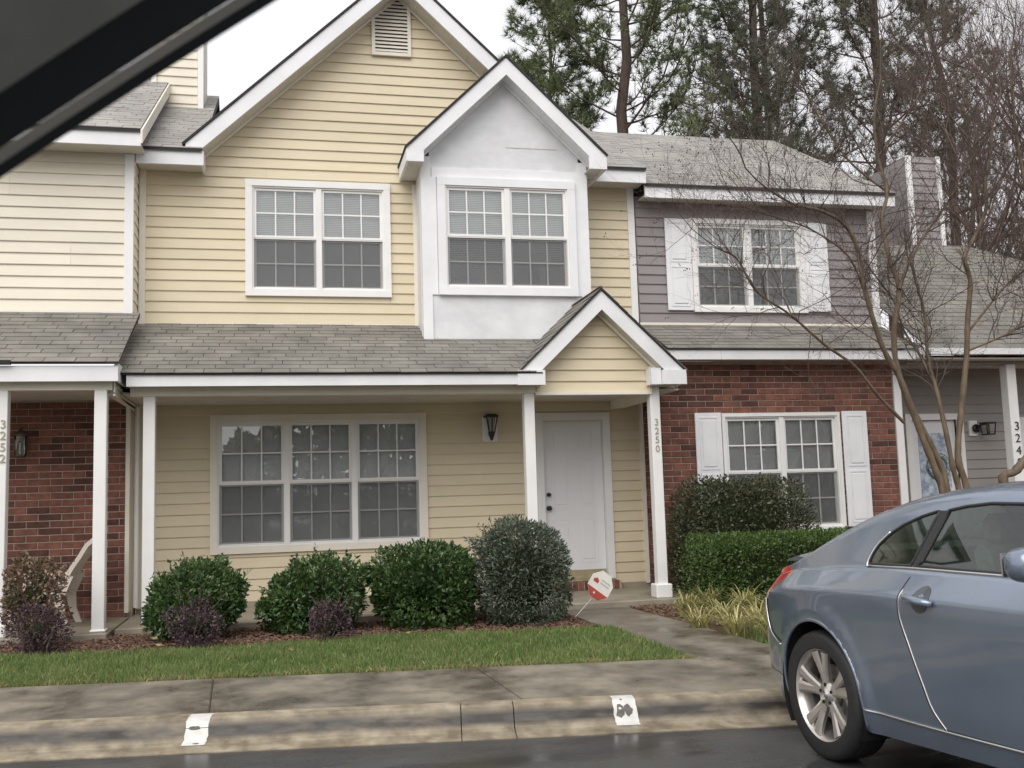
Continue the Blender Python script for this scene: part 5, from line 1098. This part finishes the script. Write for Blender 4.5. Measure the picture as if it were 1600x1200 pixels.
for s, nm in ((True,'right'),(False,'left')):
    msk = L_ if s else ~L_
    doors[s] = region_obj('door', (reg == 6) & msk, M['paintcar'], car)
    region_obj('quarter_window', (reg == 1) & msk, M['carglass'], car); region_obj('door_window', (reg == 2) & msk, M['carglass'], car); region_obj('tail_light', (reg == 5) & msk, M['redlens'], car)
region_obj('rear_window', reg == 3, M['carglass'], car); region_obj('windshield', reg == 4, M['carglass'], car)
def surf(x, z, s, out=0.0): return (x, (side_y(x,z)+out)*s, z)
def onbody(pts, s, out=0.0, n=40):
    P = np.array(pts,float); t = np.linspace(0,len(P)-1,n); q = smooth_line(np.c_[P,np.zeros(len(P))],n)[:,:2]; return [surf(a,b,s,out) for a,b in q]
def ctube(name, pts, r, m, parent, n=6, smooth=True): return MB().tube(pts, r, n).obj(name, m, parent, smooth=smooth)
for s in (-1,1):
    for nm, poly, r in (('window_trim',QWIN,.008),('window_trim',DWIN,.009)):
        pts = []; 
        for a,b in zip(poly, poly[1:]+poly[:1]):
            for k in range(8): pts.append(surf(a[0]+(b[0]-a[0])*k/8, a[1]+(b[1]-a[1])*k/8, s, .001))
        ctube(nm, pts+pts[:2], r, M['blacktrim'], car)
    ctube('belt_moulding', [surf(x,np.interp(x,[.35,.7,1.35,1.95],[1.002,.998,.977,.966]),s,.004) for x in np.linspace(.36,1.94,40)], .007, M['chrome'], car)
    ctube('window_edge', onbody([(.352,1.0),(.345,1.02),(.36,1.068),(.392,1.113),(.46,1.168)],s,.006,20), .006, M['chrome'], car)
    bpil = [(.688,1.008),(.785,1.262),(.83,1.262),(.728,1.006)]; P3 = [surf(a,b,s,.004) for a,b in bpil]; MB().add(P3+[(p[0],p[1]-.02*s,p[2]) for p in P3],[(0,1,2,3),(4,7,6,5),(0,4,5,1),(1,5,6,2),(2,6,7,3),(3,7,4,0)]).obj('pillar_trim', M['blacktrim'], car)
    gap = [(.728,.96),(.728,.91),(.73,.79),(.78,.65),(.84,.49),(.88,.39),(.945,.31)]
    ctube('door_gap', onbody(gap,s,-.001), .0032, M['well'], car); ctube('door_edge', onbody([(a+.009,b) for a,b in gap[1:]],s,.001), .0024, M['alloy'], doors[s < 0])
    ctube('door_gap', onbody([(.945,.31),(1.4,.305),(2.02,.305),(2.13,.40),(2.17,.6),(2.11,.85),(2.0,.955)],s,-.001,60), .0032, M['well'], car)
    ctube('sill_strip', onbody([(.37,.315),(.9,.303),(1.6,.30),(2.25,.31)],s,.004,50), .006, M['chrome'], car)
    ctube('arch_lip', [(.374*math.cos(t), (side_y(.374*math.cos(t),max(.23,.345+.374*math.sin(t)))-.004)*s, .345+.374*math.sin(t)) for t in np.linspace(-.36,math.pi+.36,44)], .011, M['paintcar'], car)
    ctube('bumper_gap', onbody([(-.585,.80),(-.575,.74),(-.555,.68),(-.515,.625),(-.43,.585),(-.365,.575)],s,-.002,30), .007, M['well'], car)
    ctube('bumper_edge', onbody([(-.60,.80),(-.592,.74),(-.572,.675),(-.527,.612),(-.435,.570),(-.37,.558)],s,.003,30), .005, M['chrome'], car)
    ctube('bumper_crease', onbody([(-.78,.40),(-.6,.395),(-.36,.385)],s,-.001,20), .003, M['well'], car)
    # handle: bar across a round flat disc whose dark colour stands for recess shade
    hx, hz_ = .88, .868
    yy = side_y(hx,hz_)
    cup = MB(); n = 20; ring = [surf(hx+.058*math.cos(t), hz_+.06*math.sin(t), s, .003) for t in np.linspace(0,2*math.pi,n,endpoint=False)]; ctr = (hx,(yy+.004)*s,hz_); cup.add(ring+[ctr],[(k,(k+1)%n,n) for k in range(n)]).obj('recess_shade_disc', M['recess'], doors[s < 0])
    ctube('handle', [(hx-.10,(yy+.012)*s,hz_+.014),(hx-.05,(yy+.036)*s,hz_+.007),(hx+.04,(yy+.036)*s,hz_-.006),(hx+.095,(yy+.014)*s,hz_-.014)], [.013,.018,.019,.015], M['paintcar'], doors[s < 0], 10)
    # mirror
    mb = MB(); mc = Vector((1.69,.985*s,1.045)); n1, n2 = 12, 18
    for i in range(n1+1):
        for j in range(n2):
            a, b = math.pi*i/n1-math.pi/2, 2*math.pi*j/n2; q = (math.copysign(abs(math.cos(a))**.6,math.cos(a)), 0, math.copysign(abs(math.sin(a))**.8,math.sin(a)))
            cx_, cy_ = math.copysign(abs(math.cos(b))**.7,math.cos(b)), math.copysign(abs(math.sin(b))**.7,math.sin(b)); mb.v.append((mc.x+.075*q[0]*cx_, mc.y+.115*q[0]*cy_, mc.z+.068*q[2]))
    mb.f = [(i*n2+j,i*n2+(j+1)%n2,(i+1)*n2+(j+1)%n2,(i+1)*n2+j) for i in range(n1) for j in range(n2)]
    mi = mb.obj('side_mirror', M['paintcar'], car, smooth=True); MB().box(mc.x-.082,mc.x-.074,min((.90)*s,1.07*s),max(.90*s,1.07*s),1.0,1.09).obj('mirror_glass', M['chrome'], mi); ctube('mirror_stalk', [(1.72,.80*s,.975),(1.70,.90*s,1.0)], .022, M['blacktrim'], mi)
# spoiler
sp_ = MB(); ysr = np.linspace(-.63,.63,25)
for y in ysr:
    k = (abs(y)/.63); xr = -.83+.22*k**2.4; zr = 1.005+.022*(1-k**3); zf = 1.022+.014*(1-k**3)
    sp_.v += [(xr,y,zr+.012),(xr+.11,y,zr+.030),(xr+.30,y,zf),(xr+.30,y,zf-.016),(xr+.11,y,zr+.006),(xr,y,zr)]
sp_.f = [(6*i+j,6*i+(j+1)%6,6*i+6+(j+1)%6,6*i+6+j) for i in range(24) for j in range(6)]+[tuple(range(6)),tuple(range(149,143,-1))]
so = sp_.obj('spoiler', M['paintcar'], car, smooth=False)
for y in (-.52,.52): MB().box(-.66,-.56,y-.03,y+.03,.965,1.03).obj('spoiler_foot', M['paintcar'], so)
# wheels
def wheel(x, s):
    wc = bpy.data.objects.new('wheel', None)
    prof = [(.238,-.10),(.30,-.108),(.322,-.095),(.331,-.06),(.332,0),(.331,.06),(.322,.095),(.30,.108),(.238,.10)]
    wobj = MB().lathe([(.236,-.098),(.229,-.092),(.218,-.06),(.205,.0),(.205,.09),(.236,.098)], n=48).obj('wheel', M['alloy'], car, smooth=True); wobj.location = (x, .770*s, .332)
    if s > 0: wobj.rotation_euler = (0,0,math.pi)
    ty = MB().lathe(prof, n=56).obj('tyre', M['rubber'], wobj, smooth=True)
    for k in range(4): MB().lathe([(.3335,-.062+k*.042),(.3335,-.056+k*.042)], n=40).obj('tread_groove', M['well'], wobj)
    MB().lathe([(.205,.02),(.001,.02)], n=32).obj('brake_shadow', M['well'], wobj); MB().lathe([(.15,-.012),(.05,-.02),(.05,.0),(.15,.0)], n=32, closed=True).obj('brake_disc', M['steel'], wobj, smooth=True)
    for k in range(5):
        for d in (-1,1):
            a = k*2*math.pi/5+d*.205+.35; mb = MB(); sec = []
            for r_, w_, dep, th_ in ((.045,.024,-.066,.03),(.10,.024,-.072,.028),(.16,.026,-.082,.024),(.222,.034,-.090,.02)):
                aa = a-d*.13*(1-r_/.222)**1.5*1.4; cx, cz = r_*math.cos(aa), r_*math.sin(aa); tx, tz = -math.sin(aa), math.cos(aa)
                sec.append([(cx+tx*w_,dep+.006,cz+tz*w_),(cx+tx*w_*.5,dep,cz+tz*w_*.5),(cx-tx*w_*.5,dep,cz-tz*w_*.5),(cx-tx*w_,dep+.006,cz-tz*w_),(cx-tx*w_,dep+th_,cz-tz*w_),(cx+tx*w_,dep+th_,cz+tz*w_)])
            for q in sec: mb.v += q
            mb.f = [(6*i+j,6*i+(j+1)%6,6*i+6+(j+1)%6,6*i+6+j) for i in range(3) for j in range(6)]+[tuple(range(6)),tuple(range(23,17,-1))]
            mb.obj('spoke', M['alloy'], wobj)
    MB().lathe([(.001,-.074),(.03,-.074),(.034,-.068),(.062,-.066),(.07,-.05),(.07,-.02)], n=28).obj('hub', M['alloy'], wobj, smooth=True); MB().lathe([(.001,-.0765),(.026,-.0755),(.028,-.072)], n=20).obj('hub_cap', M['chrome'], wobj, smooth=True)
    for k in range(5):
        a = k*2*math.pi/5+.35; MB().lathe([(.001,-.071),(.009,-.071),(.010,-.060)], (.05*math.cos(a),0,.05*math.sin(a)), 'y', 8).obj('lug_nut', M['well'], wobj)
    bpy.data.objects.remove(wc)
for x in (0.0,2.675):
    for s in (-1,1):
        wheel(x, s)
        y0, y1 = .45*s, .865*s; mb = MB(); n = 24
        for t in np.linspace(-.55,math.pi+.55,n): mb.v += [(x+.373*math.cos(t),y0,.345+.373*math.sin(t)),(x+.373*math.cos(t),y1,.345+.373*math.sin(t))]
        mb.f = [(2*i,2*i+1,2*i+3,2*i+2) for i in range(n-1)]+[tuple(2*i for i in range(n))]; mb.obj('wheel_well', M['well'], car)
bx('floor_pan', M['well'], car, -.75, 3.4, -.46, .46, .205, .26)
for s in (-1,1): bx('rocker_underside', M['well'], car, .40, 2.30, min(.46*s,.80*s), max(.46*s,.80*s), .205, .25)
# cabin
for s in (-1,1): bx('door_card', M['seat'], car, .35, 2.0, min(.755*s,.735*s), max(.755*s,.735*s), .30, .955)
bx('cabin_floor', M['seat'], car, -.2, 2.3, -.74, .74, .28, .30); bx('parcel_shelf', M['seat'], car, -.38, .12, -.70, .70, .90, .94); bx('dashboard', M['seat'], car, 1.75, 2.2, -.72, .72, .70, .95, bevel=.04)
def seat_at(x, y, wd, name):
    st_ = bx(name, M['seat'], car, x, x+.50, y-wd, y+wd, .42, .58, bevel=.05)
    MB().add([(x-.02,y-wd,.55),(x+.12,y-wd,.55),(x-.06,y-wd*.85,1.10),(x-.16,y-wd*.85,1.10),(x-.02,y+wd,.55),(x+.12,y+wd,.55),(x-.06,y+wd*.85,1.10),(x-.16,y+wd*.85,1.10)],[(0,1,2,3),(4,7,6,5),(0,4,5,1),(1,5,6,2),(2,6,7,3),(3,7,4,0)]).obj('seat_back', M['seat'], st_, bevel=.035)
    if wd < .4: bx('head_rest', M['seat'], st_, x-.17, x-.07, y-.13, y+.13, 1.09, 1.24, bevel=.035)
seat_at(1.02,-.37,.25,'front_seat'); seat_at(1.02,.37,.25,'front_seat'); seat_at(.22,0,.62,'rear_seat')
swp = [(1.62+.05*math.sin(t),.37+.18*math.cos(t),.88+.17*math.sin(t)) for t in np.linspace(0,2*math.pi,28)]; ctube('steering_wheel', swp, .014, M['blacktrim'], car)
bx('number_plate', M['signwhite'], car, -.985, -.975, -.15, .15, .62, .77)

# ------------------------------------------------------------------ window frame of the car the picture is taken from
wf = bpy.data.objects.new('car_window_frame', None); col.objects.link(wf); P0 = atD(212,138,.62); wf.location = tuple(P0); WM[wf] = Matrix.Translation(Vector(P0))
tag(wf, 'dark blurred window frame of the viewer car across the upper left corner', 'window frame')
M['frametrim'] = mat('dark_grey_headliner', (0.105,0.105,0.10), 0.9, 0.15, 12); M['frameblack'] = mat('black_window_seal', (0.008,0.010,0.012), 0.5, 0.15, 14); M['framegrey'] = mat('grey_seal_lip', (0.34,0.335,0.30), 0.4, 0.1, 10)
def fbar(name, o0, o1, d0, d1, m):
    """bar along the lower edge of the frame, between pixel offsets o0..o1 above the edge line at the given depths, slightly bowed"""
    mb = MB(); k = 17; ts_ = np.linspace(-.5,1.5,k); e0, e1 = np.array([0,274.]), np.array([425,0.]); d = (e1-e0)/np.linalg.norm(e1-e0); nrm_ = np.array([d[1],-d[0]]); nrm_ = -nrm_ if nrm_[1] > 0 else nrm_
    for t in ts_:
        bow = -10*((t-.5)**2-.25); b = e0+(e1-e0)*t; a_ = b+nrm_*(o0+bow); c_ = b+nrm_*(o1+bow); zd = .05*(t-.5)
        mb.v += [tuple(atD(*a_,d0+zd)), tuple(atD(*c_,d1+zd)), tuple(atD(*c_,d1+zd+.03)), tuple(atD(*a_,d0+zd+.03))]
    mb.f = [(4*i+j,4*i+(j+1)%4,4*i+4+(j+1)%4,4*i+4+j) for i in range(k-1) for j in range(4)]+[(0,1,2,3),(4*k-1,4*k-2,4*k-3,4*k-4)]
    return mb.obj(name, m, wf, smooth=False)
fbar('outer_seal', -4, 16, .66, .65, M['frameblack']); fbar('seal_lip', 15, 33, .645, .63, M['framegrey']); fbar('inner_seal', 34, 112, .625, .60, M['frameblack']); fbar('headliner_trim', 108, 262, .59, .56, M['frametrim'])
